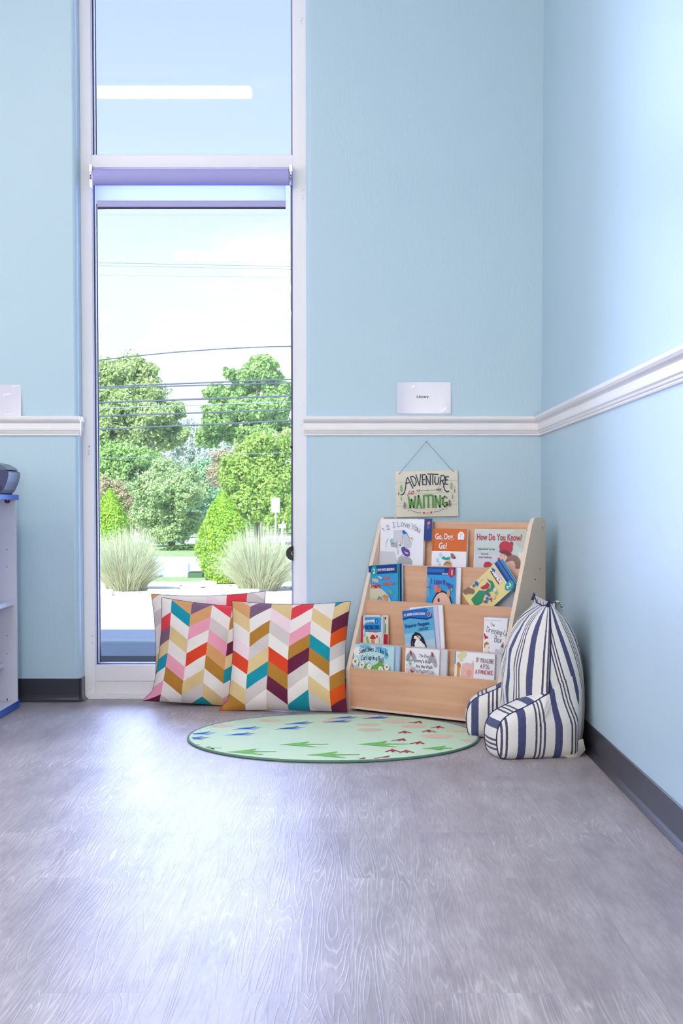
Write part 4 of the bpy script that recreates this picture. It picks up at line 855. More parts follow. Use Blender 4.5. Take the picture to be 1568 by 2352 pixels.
def claw(x, y, s_, m):
    cx_, cy_ = rp(x, y)
    P = [(-.10, .0), (-.055, .026), (-.015, .052), (.028, .088), (.034, .070), (.010, .026), (.060, .018), (.125, .016), (.128, .006), (.060, -.004), (.015, -.010), (.050, -.048), (.075, -.070), (.058, -.074), (-.005, -.044), (-.050, -.020)]
    fl.poly([(cx_+a*s_, cy_+b*s_) for a, b in P], m)
for x, y, s_ in ((570, 1727.5, .76), (692, 1710.5, .76), (757, 1734.5, .80), (872, 1710, .80), (1012, 1719.5, .68), (473, 1718.6, .42), (445, 1711, .2)): claw(x, y, s_, M_rg)
def bird(x, y, m, s_=1, sk=0):
    cx_, cy_ = rp(x, y)
    for P in ([(-.004, -.030), (.006, -.030), (.008, .020), (0, .036), (-.008, .020)], [(0, .030), (-.034, -.022), (-.028, -.028), (.004, .010)], [(0, .030), (.034, -.022), (.028, -.028), (-.004, .010)], [(-.012, .006), (0, .036), (.012, .006), (0, -.006)]):
        fl.poly([(cx_+(a+b*sk)*s_*.85, cy_+b*s_) for a, b in P], m)
for x, y, sk in ((958, 1659, .5), (1006, 1670.5, .2), (929, 1682, 0), (984, 1679.5, 0), (920, 1699.5, .5), (960, 1706.5, .3), (901, 1724.5, 0), (933, 1726.5, 0), (884, 1740, .6), (826, 1744.5, .7)): bird(x, y, M_rr, .95, sk)
fl.build('pile', rug)

# ------------------------------------------------------------------ striped back rest pillow
def stripe_nodes(t, b, src):
    uv = t.add('ShaderNodeTexCoord').outputs['UV']; s3 = t.add('ShaderNodeSeparateXYZ'); t.link(uv, s3.inputs[0])
    n = t.add('ShaderNodeTexNoise'); n.inputs['Scale'].default_value = 90; t.link(src, n.inputs['Vector'])
    q = t.math('FRACT', t.math('ADD', s3.outputs[0], t.math('MULTIPLY_ADD', n.outputs[0], .016, -.008)))
    nv, wh = L('#1f2f66'), L('#e6e2dc'); dk = L('#2a2a4a'); h = .026; st_ = []
    # thin lines at 0, +-.115 ; broad band centred on .5
    for a, b2, c in ((0, h, dk), (.115-h, .115+h, dk), (.5-.105, .5+.105, nv), (.885-h, .885+h, dk), (1-h, 1.0, dk)):
        st_ += [(a, c), (b2, wh)]
    c = t.ramp(q, [(max(0, p), c_) for p, c_ in st_ if p < .9999], 'CONSTANT')
    w2 = t.add('ShaderNodeTexNoise'); w2.inputs['Scale'].default_value = 420; t.link(src, w2.inputs['Vector'])
    c = t.mix(t.math('MULTIPLY', w2.outputs[0], .18), c, L('#cfcbd0')); t.link(c, b.inputs['Base Color'])
    bp = t.add('ShaderNodeBump'); bp.inputs['Strength'].default_value = .3; bp.inputs['Distance'].default_value = .002; n3 = t.add('ShaderNodeTexNoise'); n3.inputs['Scale'].default_value = 25; n3.inputs['Detail'].default_value = 4
    t.link(src, n3.inputs['Vector']); t.link(n3.outputs[0], bp.inputs['Height']); t.link(bp.outputs[0], b.inputs['Normal'])
M_str = mat('striped_canvas', '#e6e2dc', rough=.9, spec=.2, sheen=.1, build=stripe_nodes); M_pip = mat('navy_piping', '#1a2550', rough=.85, noise=.1, nscale=300)
bol = thing('backrest_pillow', 'blue and white striped backrest pillow with arms against the right wall', 'pillow', Matrix.Translation((.66, 5.0, 0)))
BI = bol.matrix_basis.inverted(); YC = 5.03
PR = [(0, .575, .66, .795, .205), (.03, .560, .663, .812, .235), (.08, .548, .668, .818, .25), (.15, .541, .670, .820, .255), (.22, .538, .672, .819, .256), (.29, .541, .675, .813, .252), (.35, .552, .678, .802, .244),
      (.40, .572, .680, .786, .234), (.44, .597, .681, .766, .222), (.47, .622, .681, .744, .212), (.49, .646, .681, .721, .203), (.503, .664, .680, .700, .196), (.508, .674, .679, .686, .190)]
def lerp_prof(z):
    for a, b in zip(PR, PR[1:]):
        if a[0] <= z <= b[0]:
            k = (z-a[0])/(b[0]-a[0]); return [p+(q-p)*k for p, q in zip(a, b)]
    return list(PR[-1])
NF, NB = 36, 44; zs = [0, .015, .03, .05, .08, .11, .15, .19, .22, .255, .29, .32, .35, .38, .40, .42, .44, .455, .47, .48, .49, .497, .503, .508]
vs = []; uv = []; seamN = []; seamF = []
rw = random.Random(5)
arc = [0]; pp = None
for i in range(NB+1):
    a = -PI/2+PI*i/NB; p = ((.819-.672)*abs(math.cos(a))**.6, .256*math.copysign(abs(math.sin(a))**.7, math.sin(a)))
    if pp: arc.append(arc[-1]+math.dist(p, pp))
    pp = p
AXX = [(.819-.672)*abs(math.cos(-PI/2+PI*i/NB))**.6 for i in range(NB//2+1)]; AXA = arc[:NB//2+1]
for z in zs:
    _, xf, xs, xb, h = lerp_prof(z); hN = h+.0*z; qs = float(np.interp(z, [0, .22, .35, .5], [1.35, 1.45, 1.85, 2.3])); pk = max(0, (z-.44)/.068)
    for i in range(NF+1):                       # front panel, near seam -> far seam
        s_ = 1-2*i/NF; y = YC-(hN if s_ > 0 else h)*s_; x = xs-(xs-xf)*(1-abs(s_)**2.2)
        x += .004*math.sin(9*s_+7*z*6)*(1-abs(s_)); zz = z+pk*(.012*abs(s_)**4-.010*(1-s_*s_))
        vs.append((x, y, zz)); uv.append(((s_-.76)/.43+.5, z))
        if i == 0: seamN.append((x-.001, y-.001, zz))
        if i == NF: seamF.append((x-.001, y+.001, zz))
    for i in range(NB+1):                       # side and back, far seam -> near seam
        a = PI/2-PI*i/NB; x = xs+(xb-xs)*abs(math.cos(a))**.6; y = YC+(h if a > 0 else hN)*math.copysign(abs(math.sin(a))**.7, math.sin(a)); zz = z+pk*(.012*abs(math.sin(a))**6-.010*(1-abs(math.sin(a))))
        vs.append((x, y, zz)); uv.append((qs+arc[NB-i]/.1, z))
R_ = NF+1+NB+1; fs = []
for j in range(len(zs)-1):
    for i in range(R_-1):
        if i == NF: continue
        a = j*R_+i; fs.append((a, a+R_, a+R_+1, a+1))
fu = [[uv[k] for k in f] for f in fs]
mb = MB(); mb.add(vs, fs, M_str, uv=fu, smooth=True)
top = [(len(zs)-1)*R_+i for i in range(R_)]; mb.add([vs[i] for i in top], [tuple(range(R_))], M_str, uv=[[uv[i] for i in top]], smooth=False)
mb.build('backrest', bol, M=BI)
mb = MB(); mb.tube(seamN, .0026, M_pip, n=6); mb.tube(seamF, .0026, M_pip, n=6)
tl = [vs[(len(zs)-1)*R_+i] for i in range(NF+1)]; mb.tube([(x, y, z+.001) for x, y, z in tl], .0026, M_pip, n=6); mb.build('piping', bol, M=BI)
# pointed corners, the carrying loop, the loose hem at the back corner
cN = seamN[-1]; cF = seamF[-1]
def tuft(c, dy, dz, m, s_=1):
    mb = MB()
    mb.add([(c[0]-.016*s_, c[1], c[2]-.016), (c[0]+.018*s_, c[1], c[2]-.018), (c[0], c[1]+dy, c[2]+dz), (c[0], c[1]+.02*(1 if dy < 0 else -1), c[2]-.010)], [(0, 1, 2), (1, 3, 2), (3, 0, 2), (0, 3, 1)], m, uv=[[(.3, 0), (.42, 0), (.5, 0)]]*2+[[(.5, 0), (.42, 0), (.5, 0)], [(.1, 0)]*3]); mb.build('corner_tuft', bol, M=BI)
tuft(cN, -.004, .014, M_pip, .6); tuft(cF, .012, .012, M_pip, .8)
mb = MB(); P = [(.722, YC-.02, .478), (.716, YC-.022, .500), (.722, YC-.020, .513), (.736, YC-.016, .514), (.748, YC-.012, .500), (.756, YC-.008, .478)]
vs2 = []
for x, y, z in P: vs2 += [(x, y-.014, z), (x, y+.014, z)]
mb.add(vs2, [(2*i, 2*i+2, 2*i+3, 2*i+1) for i in range(len(P)-1)], M_str, uv=[[(.05+.25*i, 0), (.3+.25*i, 0), (.3+.25*i, 0), (.05+.25*i, 0)] for i in range(len(P)-1)], smooth=True)
o_ = mb.build('carry_loop', bol, M=BI); sm_ = o_.modifiers.new('thick', 'SOLIDIFY'); sm_.thickness = .004
def arm(pivot, ang, length, label, base_uv=0):
    """boxed arm cushion; profile (forward, z); the local x axis points to the back"""
    PF = [(0, .012), (-.006, .03), (-.010, .06), (-.008, .095), (.004, .125), (.024, .146), (.055, .162), (.09, .178), (.13, .200), (.165, .224), (.20, .252), (.232, .272), (.252, .262), (.262, .20), (.264, .11), (.26, .03), (.25, .002), (.15, 0), (.08, 0), (.02, .002)]
    k = length/.275; PF = [(x*k if x > .02 else x, z) for x, z in PF]; n = len(PF)
    PF2 = []
    for i in range(n):                              # smooth the outline
        p0, p1, p2, p3 = PF[i-1], PF[i], PF[(i+1) % n], PF[(i+2) % n]
        for q in (0, .33, .66):
            PF2.append(tuple(.5*((2*p1[d])+(p2[d]-p0[d])*q+(2*p0[d]-5*p1[d]+4*p2[d]-p3[d])*q*q+(3*p1[d]-p0[d]-3*p2[d]+p3[d])*q**3) for d in (0, 1)))
    PF2 = [(x, max(z, 0)) for x, z in PF2]; n = len(PF2); wh = .066
    Mx = Matrix.Translation(pivot) @ Matrix.Rotation(math.radians(ang), 4, 'Z')
    mb = MB(); d = [0]
    for i in range(n): d.append(d[-1]+math.dist(PF2[i], PF2[(i+1) % n]))
    vs = []; fs = []; us = []; nb = 6
    for i in range(n+1):
        x, z = PF2[i % n]
        for j in range(nb+1):
            s_ = -1+2*j/nb; bul = .006*(1-s_*s_); cxm, czm = .5*length, .09; dx, dz = x-cxm, z-czm; l = math.hypot(dx, dz); vs.append((x+dx/l*bul, s_*wh*(1 if x < .16 else max(.4, 1-(x-.16)/.1*.6)), max(0, z+dz/l*bul)))
    for i in range(n):
        for j in range(nb):
            a = i*(nb+1)+j; fs.append((a, a+1, a+nb+2, a+nb+1)); u0, u1 = (d[i]-.106)/.136+.5, (d[i+1]-.106)/.136+.5; us.append([(u0, 0), (u0, 0), (u1, 0), (u1, 0)])
    mb.add(vs, fs, M_str, uv=us, smooth=True)
    cxm = sum(p[0] for p in PF2)/n; czm = sum(p[1] for p in PF2)/n
    rings = ((1, 0), (.97, .010), (.90, .020), (.78, .028), (.6, .034), (.35, .037), (.02, .038))
    for sd in (-1, 1):
        vs = []; fs = []
        for kx, out in rings: vs += [(cxm+(x-cxm)*kx, sd*(wh+out), czm+(z-czm)*kx) for x, z in PF2]
        for r_ in range(len(rings)-1):
            for i in range(n):
                a, b = r_*n+i, r_*n+(i+1) % n; q = (a, b, b+n, a+n); fs.append(q if sd < 0 else q[::-1])
        qv = [(p[0]-.067)/.13+.5+base_uv for p in vs]
        if sd < 0 and label == 'near':          # the outer side runs on into the side of the back rest
            Mi = Mx.inverted()
            for q, p in enumerate(vs):
                wp = Mx @ Vector(p); _, xf, xs, xb, h = lerp_prof(max(0, wp.z)); cc = min(1, max(0, (wp.x-xs)/(xb-xs)))**(1/.6); hb = h*(math.sqrt(max(0, 1-cc*cc)))**.7
                if wp.x > xb-.012: wp.x = xb-.012; cc = min(1, max(0, (wp.x-xs)/(xb-xs)))**(1/.6); hb = h*(math.sqrt(max(0, 1-cc*cc)))**.7
                sm = lambda t: (lambda u: u*u*(3-2*u))(min(1, max(0, t)))
                k2 = sm((wp.x-.60)/.12)*sm((wp.z-.10)/.13); k2 = max(k2, sm((wp.x-.76)/.06))
                yb = YC-hb-.0015
                wp.y = yb*k2+min(wp.y, yb)*(1-k2) if wp.x > .66 else wp.y*(1-k2)+min(wp.y, yb)*k2
                qs = float(np.interp(wp.z, [0, .22, .35, .5], [1.35, 1.45, 1.85, 2.3])); qg = qs+float(np.interp(wp.x-xs, AXX, AXA))/.1
                qv[q] = qv[q]*(1-k2)+qg*k2; vs[q] = tuple(Mi @ wp)
        mb.add(vs, fs, M_str, uv=[[(qv[q], 0) for q in f] for f in fs], smooth=True)
    o = mb.build('arm', bol, M=BI @ Mx)
    m2 = MB()
    for sd in (-1, 1):
        top_ = [(x, sd*(wh+.001), max(z, .002)) for x, z in PF2 if x < (.178 if label == 'near' else .27)]
        st0 = next((i for i in range(len(top_)) if math.dist(top_[i], top_[i-1]) > .02), 0); m2.tube(top_[st0:]+top_[:st0], .0026, M_pip, n=6)
    m2.build('piping', o)
arm((.487, 4.795, 0), 12, .295, 'near')
arm((.446, 5.255, 0), -7, .290, 'far', .35)
mb = MB()
mb.add([(.74, 4.775, .05), (.79, 4.79, .06), (.80, 4.80, .02), (.775, 4.775, .0), (.755, 4.765, .006), (.735, 4.76, .0), (.715, 4.765, .008), (.76, 4.83, .0)], [(0, 1, 2, 3), (0, 3, 4), (0, 4, 5), (0, 5, 6), (3, 2, 7), (6, 5, 4, 3, 7)], M_str, uv=[[(.28, 0)]*4, [(.28, 0)]*3, [(.28, 0)]*3, [(.28, 0)]*3, [(.28, 0)]*3, [(.28, 0)]*5], smooth=True)
tag(mb.build('loose_hem', bol, M=BI), 'loose gathered white hem at the back corner')

# ------------------------------------------------------------------ outdoors
ZG = -.15
def gy(py): return atZ(803, py, ZG)[1]
def gx(px, Y, z=ZG):
    d = Y*math.cos(PT)-(z-CAMH)*math.sin(PT); return (px-CX)/F*d
def outm(name, c, **k): return mat(name, c, rough=.9, spec=.1, **k)
M_conc = outm('pale_concrete', '#dddde0', noise=.05, nscale=8); M_asph = outm('pale_asphalt', '#d3d2d8', noise=.10, nscale=30); M_wash = outm('sidewalk_concrete', '#9aa0aa', noise=.06, nscale=10)  # parking asphalt is a plain pale grey
M_bed = outm('gravel_bed', '#d9cfc4', noise=.15, nscale=40); M_soil = outm('dark_mulch', '#3e444c', noise=.3, nscale=60); M_grass = outm('verge_grass', '#93a779', noise=.25, nscale=6); M_road = outm('street_asphalt', '#b9bcce', noise=.05, nscale=10)
def slab(name, y0, y1, m, z=ZG, x0=-40, x1=25, t=.3):
    mb = MB(); mb.box(x0, x1, y0, y1, z-t, z, m); return tag(mb.build(name), kind='structure')
slab('planting_strip', 6.44, gy(1508), M_soil, ZG+.005)
slab('sidewalk', gy(1508), gy(1476), M_wash, ZG)
slab('kerb', gy(1476), gy(1472), M_conc, ZG+.012)
slab('parking_lot', gy(1472), gy(1362), M_asph, ZG-.002)
slab('gravel_bed', gy(1362), gy(1336), M_bed, ZG)
slab('grass_strip', gy(1336), gy(1325), M_grass, ZG)
slab('driveway', gy(1325), gy(1290), M_road, ZG); slab('driveway_edge', gy(1290), gy(1279), M_conc, ZG)
slab('grass_verge', gy(1279), gy(1248), M_grass, ZG); slab('street', gy(1248), gy(1232), M_road, ZG); slab('far_ground', gy(1232), 140, M_grass, ZG, x0=-90, x1=70)
M_stopc = outm('wheel_stop_concrete', '#eceae8', noise=.05, nscale=20)
def wheel_stop(px0, px1, pyb, pyt, label):
    Y = gy(pyb); x0, x1 = gx(px0, Y), gx(px1, Y); h = (pyb-pyt)/F*Y; mb = MB(); mb.prism([(Y, ZG), (Y+.03, ZG+h), (Y+.12, ZG+h), (Y+.15, ZG)], x0, x1, M_stopc, axis='x')
    tag(mb.build('wheel_stop', bevel=.01), label, 'wheel stop', 'concrete wheel stops at the edge of the parking lot')
wheel_stop(338, 593, 1366, 1354, 'long white concrete wheel stop in the middle of the parking lot edge')
wheel_stop(190, 256, 1368, 1355, 'white concrete wheel stop below the left clump of tall grass')
wheel_stop(600, 760, 1368, 1360, 'low pale wheel stop at the right edge of the parking lot')
wheel_stop(462, 497, 1342, 1334, 'short pale wheel stop beside the foot of the right cone shrub')
# boxes beside the driveway
Y = gy(1322); mb = MB(); mb.box(gx(392, Y), gx(431, Y), Y, Y+.3, ZG, ZG+.17, M_stopc); mb.box(gx(393, Y), gx(430, Y), Y-.01, Y+.31, ZG+.17, ZG+.175, M_stopc)
tag(mb.build('utility_box', bevel=.01), 'low white utility box standing by the driveway', 'utility box')
Y = gy(1327); mb = MB(); mb.box(gx(431, Y), gx(464, Y), Y, Y+.3, ZG, ZG+.07, outm('green_box', '#4d6c50', noise=.1)); mb.box(gx(433, Y), gx(462, Y), Y+.02, Y+.28, ZG+.07, ZG+.08, M_soil); tag(mb.build('utility_cover', bevel=.006), 'dark green ground cover box right of the white utility box', 'utility cover')

leaf_mats = {}
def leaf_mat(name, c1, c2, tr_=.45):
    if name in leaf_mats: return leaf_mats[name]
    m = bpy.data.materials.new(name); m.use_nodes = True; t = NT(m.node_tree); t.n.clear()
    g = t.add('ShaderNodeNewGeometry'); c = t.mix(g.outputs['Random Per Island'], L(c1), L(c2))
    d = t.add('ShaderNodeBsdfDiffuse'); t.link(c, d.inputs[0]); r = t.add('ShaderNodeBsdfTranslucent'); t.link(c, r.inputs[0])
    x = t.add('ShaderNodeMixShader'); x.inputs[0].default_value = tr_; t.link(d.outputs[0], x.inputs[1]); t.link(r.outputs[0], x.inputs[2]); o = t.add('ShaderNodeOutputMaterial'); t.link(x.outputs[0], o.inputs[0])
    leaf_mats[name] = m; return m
def leaf_mesh(name, P, N, size, m, parent=None, asp=.6):
    """P positions, N preferred normals; one small leaf each"""
    n = len(P); nr = N+rng.normal(0, .7, (n, 3)); nr /= np.linalg.norm(nr, axis=1)[:, None]+1e-9
    a = np.cross(nr, rng.normal(0, 1, (n, 3))); a /= np.linalg.norm(a, axis=1)[:, None]+1e-9; b = np.cross(nr, a)
    s = size*rng.uniform(.6, 1.3, (n, 1)); v = np.stack([P-a*s*.5, P+b*s*asp*.5, P+a*s*.5, P-b*s*asp*.5], 1).reshape(-1, 3)
    me = bpy.data.meshes.new(name); me.vertices.add(4*n); me.vertices.foreach_set('co', v.astype(np.float32).ravel()); me.loops.add(4*n); me.loops.foreach_set('vertex_index', np.arange(4*n, dtype=np.int32))
    me.polygons.add(n); me.polygons.foreach_set('loop_start', np.arange(0, 4*n, 4, dtype=np.int32)); me.polygons.foreach_set('loop_total', np.full(n, 4, dtype=np.int32)); me.materials.append(m); me.update(calc_edges=True); me.validate()
    o = bpy.data.objects.new(name, me); C.objects.link(o)
    if parent: o.parent = parent
    return o
def blobs_cloud(blobs, n, sub=7, fill=.35):
    """blobs (centre, radii); every blob is broken into sub-clumps; returns points and normals"""
    vol = np.array([r[0]*r[2] for _, r in blobs]); cnt = (n*vol/vol.sum()).astype(int); PP, NN = [], []
    for (c, r), k in zip(blobs, cnt):
        r = np.array(r); c = np.array(c); m = sub*6; d = rng.normal(0, 1, (m, 3)); d /= np.linalg.norm(d, axis=1)[:, None]
        sc_ = c+d*r*rng.uniform(.55, .95, (m, 1)); sr = r*rng.uniform(.18, .34, (m, 1))
        j = rng.integers(0, m, k); d2 = rng.normal(0, 1, (k, 3)); d2 /= np.linalg.norm(d2, axis=1)[:, None]
        p = sc_[j]+d2*sr[j]*(rng.uniform(0, 1, (k, 1))**.45)*1.45; PP.append(p); NN.append(d2*.8+(p-c)/r*.6)
    return np.concatenate(PP), np.concatenate(NN)
def tree(label, Y, px, base_py, blobs, n, size, m, bark, name='leafy_tree', depth=1.0, group='trees across the street', trunks=None):
    X = gx(px, Y); o = thing(name, label, 'tree', Matrix.Translation((X, Y, ZG)), group); s = Y/F; B = []
    for bx, by, rx, rz in blobs:
        p = atY(bx, by, Y+rng.uniform(-.5, .5)*depth); B.append(((p[0]-X, p[1]-Y, p[2]-ZG), (rx*s, max(rx, rz)*s*.8*depth, rz*s)))
    for (c_, r_) in list(B):                    # smaller clumps standing out of the big ones
        for q in range(3):
            d = rng.normal(0, 1, 3); d /= np.linalg.norm(d); d[2] = abs(d[2])*.8+.1*d[2]; k_ = rng.uniform(.28, .5)
            B.append((tuple(np.array(c_)+d*np.array(r_)*rng.uniform(.75, 1.05)), tuple(np.array(r_)*k_)))
    P, N = blobs_cloud(B, n); P[:, 2] = np.maximum(P[:, 2], .02); leaf_mesh('crown', P, N, size, m, o)
    mb = MB()
    for tp in (trunks or [(0, 0)]):
        tx = tp[0]*s; zt_ = max(b[0][2] for b in B); mb.tube([(tx, 0, 0), (tx+.1*s*5, 0, zt_*.3), (tx-.1*s*5, .0, zt_*.65), (tx+tp[1]*s, 0, zt_*.95)], [.0042*Y*.6, .003*Y*.6, .002*Y*.6, .0007*Y], bark, n=7)
        mb.tube([(tx, 0, zt_*.45), (tx+18*s, .1, zt_*.65), (tx+30*s, .2, zt_*.8)], [.0013*Y, .001*Y, .0004*Y], bark, n=5); mb.tube([(tx, 0, zt_*.5), (tx-18*s, .1, zt_*.7), (tx-26*s, .2, zt_*.85)], [.0013*Y, .001*Y, .0004*Y], bark, n=5)
    mb.build('trunk', o); return o
M_bark = outm('pale_bark', '#cfcac2', noise=.2, nscale=10); M_barkd = outm('grey_bark', '#8f877c', noise=.2, nscale=10)
LM_far = leaf_mat('leaf_far', '#a9c184', '#dceab4'); LM_mid = leaf_mat('leaf_mid', '#90ba6e', '#cce4a0'); LM_lit = leaf_mat('leaf_bright', '#98bd58', '#d0e48c'); LM_con = leaf_mat('leaf_soft', '#a8c28c', '#d6e4b6')  # leaf colours paled for distance haze, far and hazy ones most
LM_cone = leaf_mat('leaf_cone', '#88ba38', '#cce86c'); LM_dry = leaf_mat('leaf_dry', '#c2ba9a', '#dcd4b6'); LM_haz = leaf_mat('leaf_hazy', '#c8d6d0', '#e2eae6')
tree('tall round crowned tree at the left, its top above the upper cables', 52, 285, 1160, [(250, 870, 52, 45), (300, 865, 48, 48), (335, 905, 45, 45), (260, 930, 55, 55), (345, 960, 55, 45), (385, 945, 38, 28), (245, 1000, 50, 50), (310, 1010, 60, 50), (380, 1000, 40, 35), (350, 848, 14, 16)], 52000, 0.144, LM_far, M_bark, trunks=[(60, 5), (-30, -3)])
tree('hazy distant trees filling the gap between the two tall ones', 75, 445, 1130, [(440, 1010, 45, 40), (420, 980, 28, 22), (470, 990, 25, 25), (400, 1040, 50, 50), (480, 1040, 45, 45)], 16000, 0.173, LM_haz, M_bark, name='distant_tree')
tree('tall open branched tree at the right reaching above the cables', 50, 590, 1160, [(600, 852, 36, 36), (625, 885, 34, 34), (560, 872, 24, 22), (525, 858, 12, 14), (505, 905, 32, 26), (560, 925, 50, 40), (620, 940, 46, 42), (655, 905, 20, 35), (500, 960, 38, 35), (560, 985, 60, 40), (630, 1000, 50, 45), (480, 1000, 30, 30)], 48000, 0.137, LM_mid, M_bark, trunks=[(10, 2), (40, 6)])
tree('bright yellow green feathery tree in front of the right tall one', 38, 590, 1200, [(590, 1060, 60, 50), (555, 1100, 50, 55), (620, 1110, 60, 60), (660, 1060, 35, 60), (580, 1160, 60, 50), (640, 1170, 50, 45), (600, 1020, 35, 25)], 40000, 0.094, LM_lit, M_barkd)
tree('soft pale green tree with drooping branches in the centre', 36, 395, 1245, [(380, 1090, 40, 40), (350, 1130, 50, 40), (400, 1140, 55, 50), (360, 1180, 55, 45), (410, 1200, 50, 42), (440, 1120, 35, 40), (375, 1225, 50, 24)], 40000, 0.079, LM_con, M_barkd)
tree('dark green leafy tree low at the left behind the cone shrub', 44, 260, 1180, [(245, 1060, 45, 45), (290, 1060, 50, 40), (330, 1070, 45, 45), (250, 1120, 45, 45), (300, 1130, 50, 45)], 28000, 0.108, LM_mid, M_bark, trunks=[(55, 3)])
tree('dry brownish bush left of the centre tree', 39, 265, 1235, [(250, 1125, 32, 30), (285, 1140, 38, 30), (270, 1180, 40, 35), (310, 1190, 36, 40)], 12000, 0.072, LM_dry, M_barkd, name='dry_bush')
tree('sparse brownish green bush between centre and right trees', 42, 540, 1180, [(520, 1060, 34, 28), (555, 1050, 30, 26), (500, 1090, 30, 28), (640, 1020, 30, 22), (665, 1005, 20, 20)], 10000, 0.072, LM_dry, M_barkd, name='dry_bush')
tree('blue green tree filling the middle distance behind the cone shrub', 46, 485, 1230, [(470, 1110, 45, 50), (510, 1150, 50, 45), (450, 1180, 45, 40), (500, 1080, 38, 30)], 18000, 0.094, leaf_mat('leaf_bluegreen', '#86b48c', '#b8d8b4'), M_barkd)
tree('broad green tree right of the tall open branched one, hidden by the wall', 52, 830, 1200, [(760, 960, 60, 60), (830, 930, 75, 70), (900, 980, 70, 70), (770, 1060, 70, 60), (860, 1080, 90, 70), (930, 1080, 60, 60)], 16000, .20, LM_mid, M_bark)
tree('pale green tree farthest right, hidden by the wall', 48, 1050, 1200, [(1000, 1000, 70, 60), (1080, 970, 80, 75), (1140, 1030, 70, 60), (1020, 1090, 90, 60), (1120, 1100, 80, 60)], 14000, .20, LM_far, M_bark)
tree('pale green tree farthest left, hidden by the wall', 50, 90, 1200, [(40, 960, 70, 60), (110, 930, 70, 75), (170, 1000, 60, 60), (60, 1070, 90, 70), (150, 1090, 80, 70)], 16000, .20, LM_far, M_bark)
tree('low clipped dark hedge beyond the driveway', 33, 410, 1275, [(400, 1262, 22, 9), (425, 1262, 25, 10), (450, 1263, 22, 9), (380, 1266, 20, 7)], 3500, .05, leaf_mat('leaf_hedge', '#3c6428', '#7ca544'), M_barkd, name='hedge', group='shrubs in the gravel bed')
tree('long continuous belt of green trees along the far side of the street', 58, 420, 1235, [(-500+60*k, 1180-(k*7 % 5)*9, 55, 60) for k in range(40)], 70000, 0.144, LM_mid, M_barkd, name='tree_belt')
def cone_shrub(label, px, Y, top, base, wpx, dx=0):
    X = gx(px, Y); s = Y/F; H_ = (base-top)*s; R0 = wpx/2*s; o = thing('cone_shrub', label, 'shrub', Matrix.Translation((X, Y, ZG)), 'cone shaped evergreen shrubs'); n = 13000
    z = rng.uniform(0, 1, n)**1.2; prof = np.interp(z, [0, .15, .4, .62, .84, 1], [.6, .85, 1, .86, .48, .06]); a = rng.uniform(0, 2*PI, n); lump = 1+.10*np.sin(5*a+9*z)+.08*np.sin(13*z+3*a)
    rr_ = R0*prof*lump*rng.uniform(.78, 1.04, n); P = np.stack([rr_*np.cos(a), rr_*np.sin(a), z*H_+.02], 1); N = np.stack([np.cos(a), np.sin(a), np.full(n, .35)], 1)
    leaf_mesh('foliage', P, N, .036, LM_cone, o, asp=.7)
    mb = MB(); mb.tube([(0, 0, 0), (.01, 0, H_*.5), (0, 0, H_*.9)], [.02, .014, .004], M_barkd, n=7)
    for q in range(5): mb.tube([(0, 0, .02), (.05*math.cos(q*1.3), .05*math.sin(q*1.3), H_*.4)], [.008, .003], M_barkd, n=5)
    mb.build('stem', o)
cone_shrub('bright green cone shrub in the middle of the view, between the grass clumps', 512, 18.6, 1136, 1342, 116)
cone_shrub('bright green cone shrub at the left, half behind the left grass clump', 254, 19.5, 1134, 1340, 96)
def grass_clump(label, px, Y, top, base, wpx, n=3600):
    X = gx(px, Y); s = Y/F; H_ = (base-top)*s; Rw = wpx/2*s; o = thing('grass_clump', label, 'grass', Matrix.Translation((X, Y, ZG)), 'clumps of tall ornamental grass')
    vs, fs, up_ = [], [], []
    r = random.Random(int(px)); verts = []; faces = []
    for k in range(n):
        a = r.uniform(0, 2*PI); b0 = r.uniform(0, 1)**.5*.62*Rw; sp_ = abs(r.gauss(.0, .42))*Rw; h = H_*r.uniform(.4, 1.0)*(1.12 if r.random() < .05 else 1)*(1-.30*min(1, (b0+sp_)/Rw)**2); w_ = .0048*r.uniform(.6, 1.3); ca, sa = math.cos(a), math.sin(a); b_ = len(verts); tw = r.uniform(0, PI)
        for q in range(5):
            t_ = q/4; rad = b0*(.75+.35*t_)+sp_*t_**1.7; z = h*(t_-.22*(sp_/Rw)*t_**3); ww = w_*(1-t_*.85); verts.append((rad*ca-ww*math.sin(tw), rad*sa+ww*math.cos(tw), z)); verts.append((rad*ca+ww*math.sin(tw), rad*sa-ww*math.cos(tw), z))
        faces += [(b_+2*q, b_+2*q+1, b_+2*q+3, b_+2*q+2) for q in range(4)]
    me = bpy.data.meshes.new('blades'); me.from_pydata(verts, [], faces); me.materials.append(leaf_mat('grass_blade', '#bec7a2', '#e2e5ca', .3)); ob = bpy.data.objects.new('blades', me); C.objects.link(ob); ob.parent = o
    verts, faces = [], []
    for k in range(700):
        a = r.uniform(0, 2*PI); sp_ = r.uniform(.1, .95)*Rw*.75; h = H_*r.uniform(.12, .55); w_ = .005; ca, sa = math.cos(a), math.sin(a); b_ = len(verts)
        for q in range(3): t_ = q/2; rad = .1*Rw+sp_*t_; verts.append((rad*ca-w_*sa, rad*sa+w_*ca, h*t_)); verts.append((rad*ca+w_*sa, rad*sa-w_*ca, h*t_))
        faces += [(b_, b_+1, b_+3, b_+2), (b_+2, b_+3, b_+5, b_+4)]
    me = bpy.data.meshes.new('dry_stalks'); me.from_pydata(verts, [], faces); me.materials.append(leaf_mat('dry_blade', '#bdab96', '#e0d0bf', .2)); ob = bpy.data.objects.new('dry_stalks', me); C.objects.link(ob); ob.parent = o
grass_clump('pale tall grass clump at the left side of the window view', 290, 17.0, 1195, 1357, 178)
grass_clump('pale tall grass clump at the right side of the window view', 595, 17.0, 1195, 1358, 190)
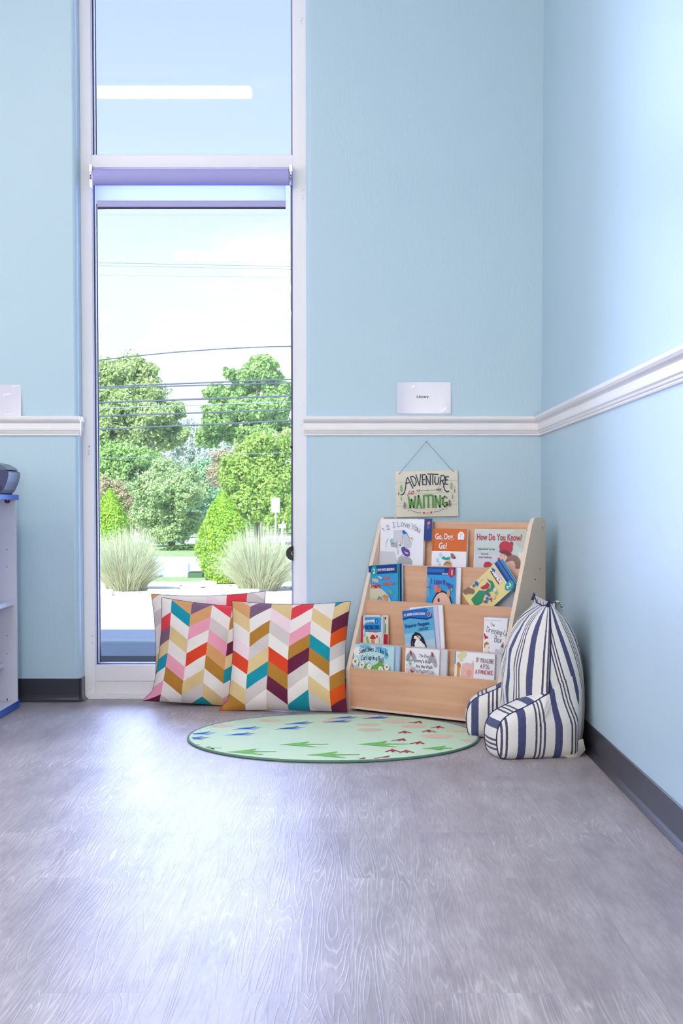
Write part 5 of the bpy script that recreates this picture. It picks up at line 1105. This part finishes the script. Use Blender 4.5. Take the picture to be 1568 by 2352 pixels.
mb = MB(); rr = random.Random(8)
for k in range(70):
    x, y = gx(rr.uniform(215, 690), gy(1357))*1.0, rr.uniform(gy(1361), gy(1345)); q = rr.uniform(.006, .018); mb.ball((x, y, ZG), q, M_soil, n=3, sc=(1.6, 1, .5))
tag(mb.build('bed_debris'), 'scattered dark gravel and debris along the parking lot edge', 'gravel', kind='stuff')

# street sign and the white post
Y = 22; s = Y/F; X = gx(633, Y); o = thing('street_sign', 'white rectangular street sign on a thin post by the right grass clump', 'sign', Matrix.Translation((X, Y, ZG)))
zc = atY(633, 1160, Y)[2]-ZG; mb = MB(); mb.box(-.065, .065, -.006, .006, zc-.115, zc+.115, outm('sign_sheet', '#c9cbe0', noise=.02)); mb.box(-.035, .035, -.008, -.006, zc-.085, zc-.072, M_road); mb.build('board', o, bevel=.004)
mb = MB(); mb.tube([(0, .012, 0), (0, .012, zc-.05)], .014, outm('grey_post', '#b4b8c4'), n=8); mb.build('post', o)
X = gx(648, Y+1); o = thing('white_post', 'white post with a small board right of the street sign', 'post', Matrix.Translation((X, Y+1, ZG))); zc = atY(648, 1209, Y+1)[2]-ZG
mb = MB(); mb.box(-.015, .015, -.01, .01, 0, zc, M_stopc); mb.build('post', o); mb = MB(); mb.box(-.06, .06, -.012, .012, zc-.03, zc+.04, M_stopc); mb.box(.0, .03, -.012, .012, zc+.04, zc+.08, M_stopc); mb.build('board', o, bevel=.003)

# power lines: left height and right height in the view, distance, radius
M_wire = outm('dark_cable', '#5a6374'); M_wirel = outm('grey_cable', '#8f9aac')
CB = [(603, 612, 46, .012, 'thin cable highest in the sky, just below the mirrored light'), (610, 618, 46, .010, 'thin cable second from the top in the open sky'), (632, 637, 46, .006, 'faint thin cable third from the top in the open sky'),
      (828, 795, 34, .014, 'slanting twisted cable crossing just above the tree tops'), (889, 871, 30, .016, 'uppermost of the thick cables in front of the trees'), (892, 879, 31, .014, 'cable just below the uppermost thick one'),
      (925, 909, 30, .020, 'thick dark cable third of those in front of the trees'), (938, 923, 30, .011, 'thin cable between two thick ones in front of the trees'), (956, 941, 30, .017, 'thick cable fifth of those in front of the trees'),
      (987, 966, 30, .017, 'lowest thick cable in front of the trees'), (1053, 1040, 34, .006, 'faint thin cable lowest of all across the trees')]
for yl, yr, Yd, r_, lb in CB:
    sl = (yr-yl)/445; pts = []
    for k in range(25):
        px = -700+k*110; sag = 0 if yl != 828 else 6*((px-445)/222)**2-6; pts.append(atY(px, yl+sl*(px-222)+sag, Yd))
    mb = MB(); mb.tube(pts, r_, M_wirel if r_ < .013 else M_wire, n=6); tag(mb.build('power_line'), lb, 'cable', 'power lines across the window view')
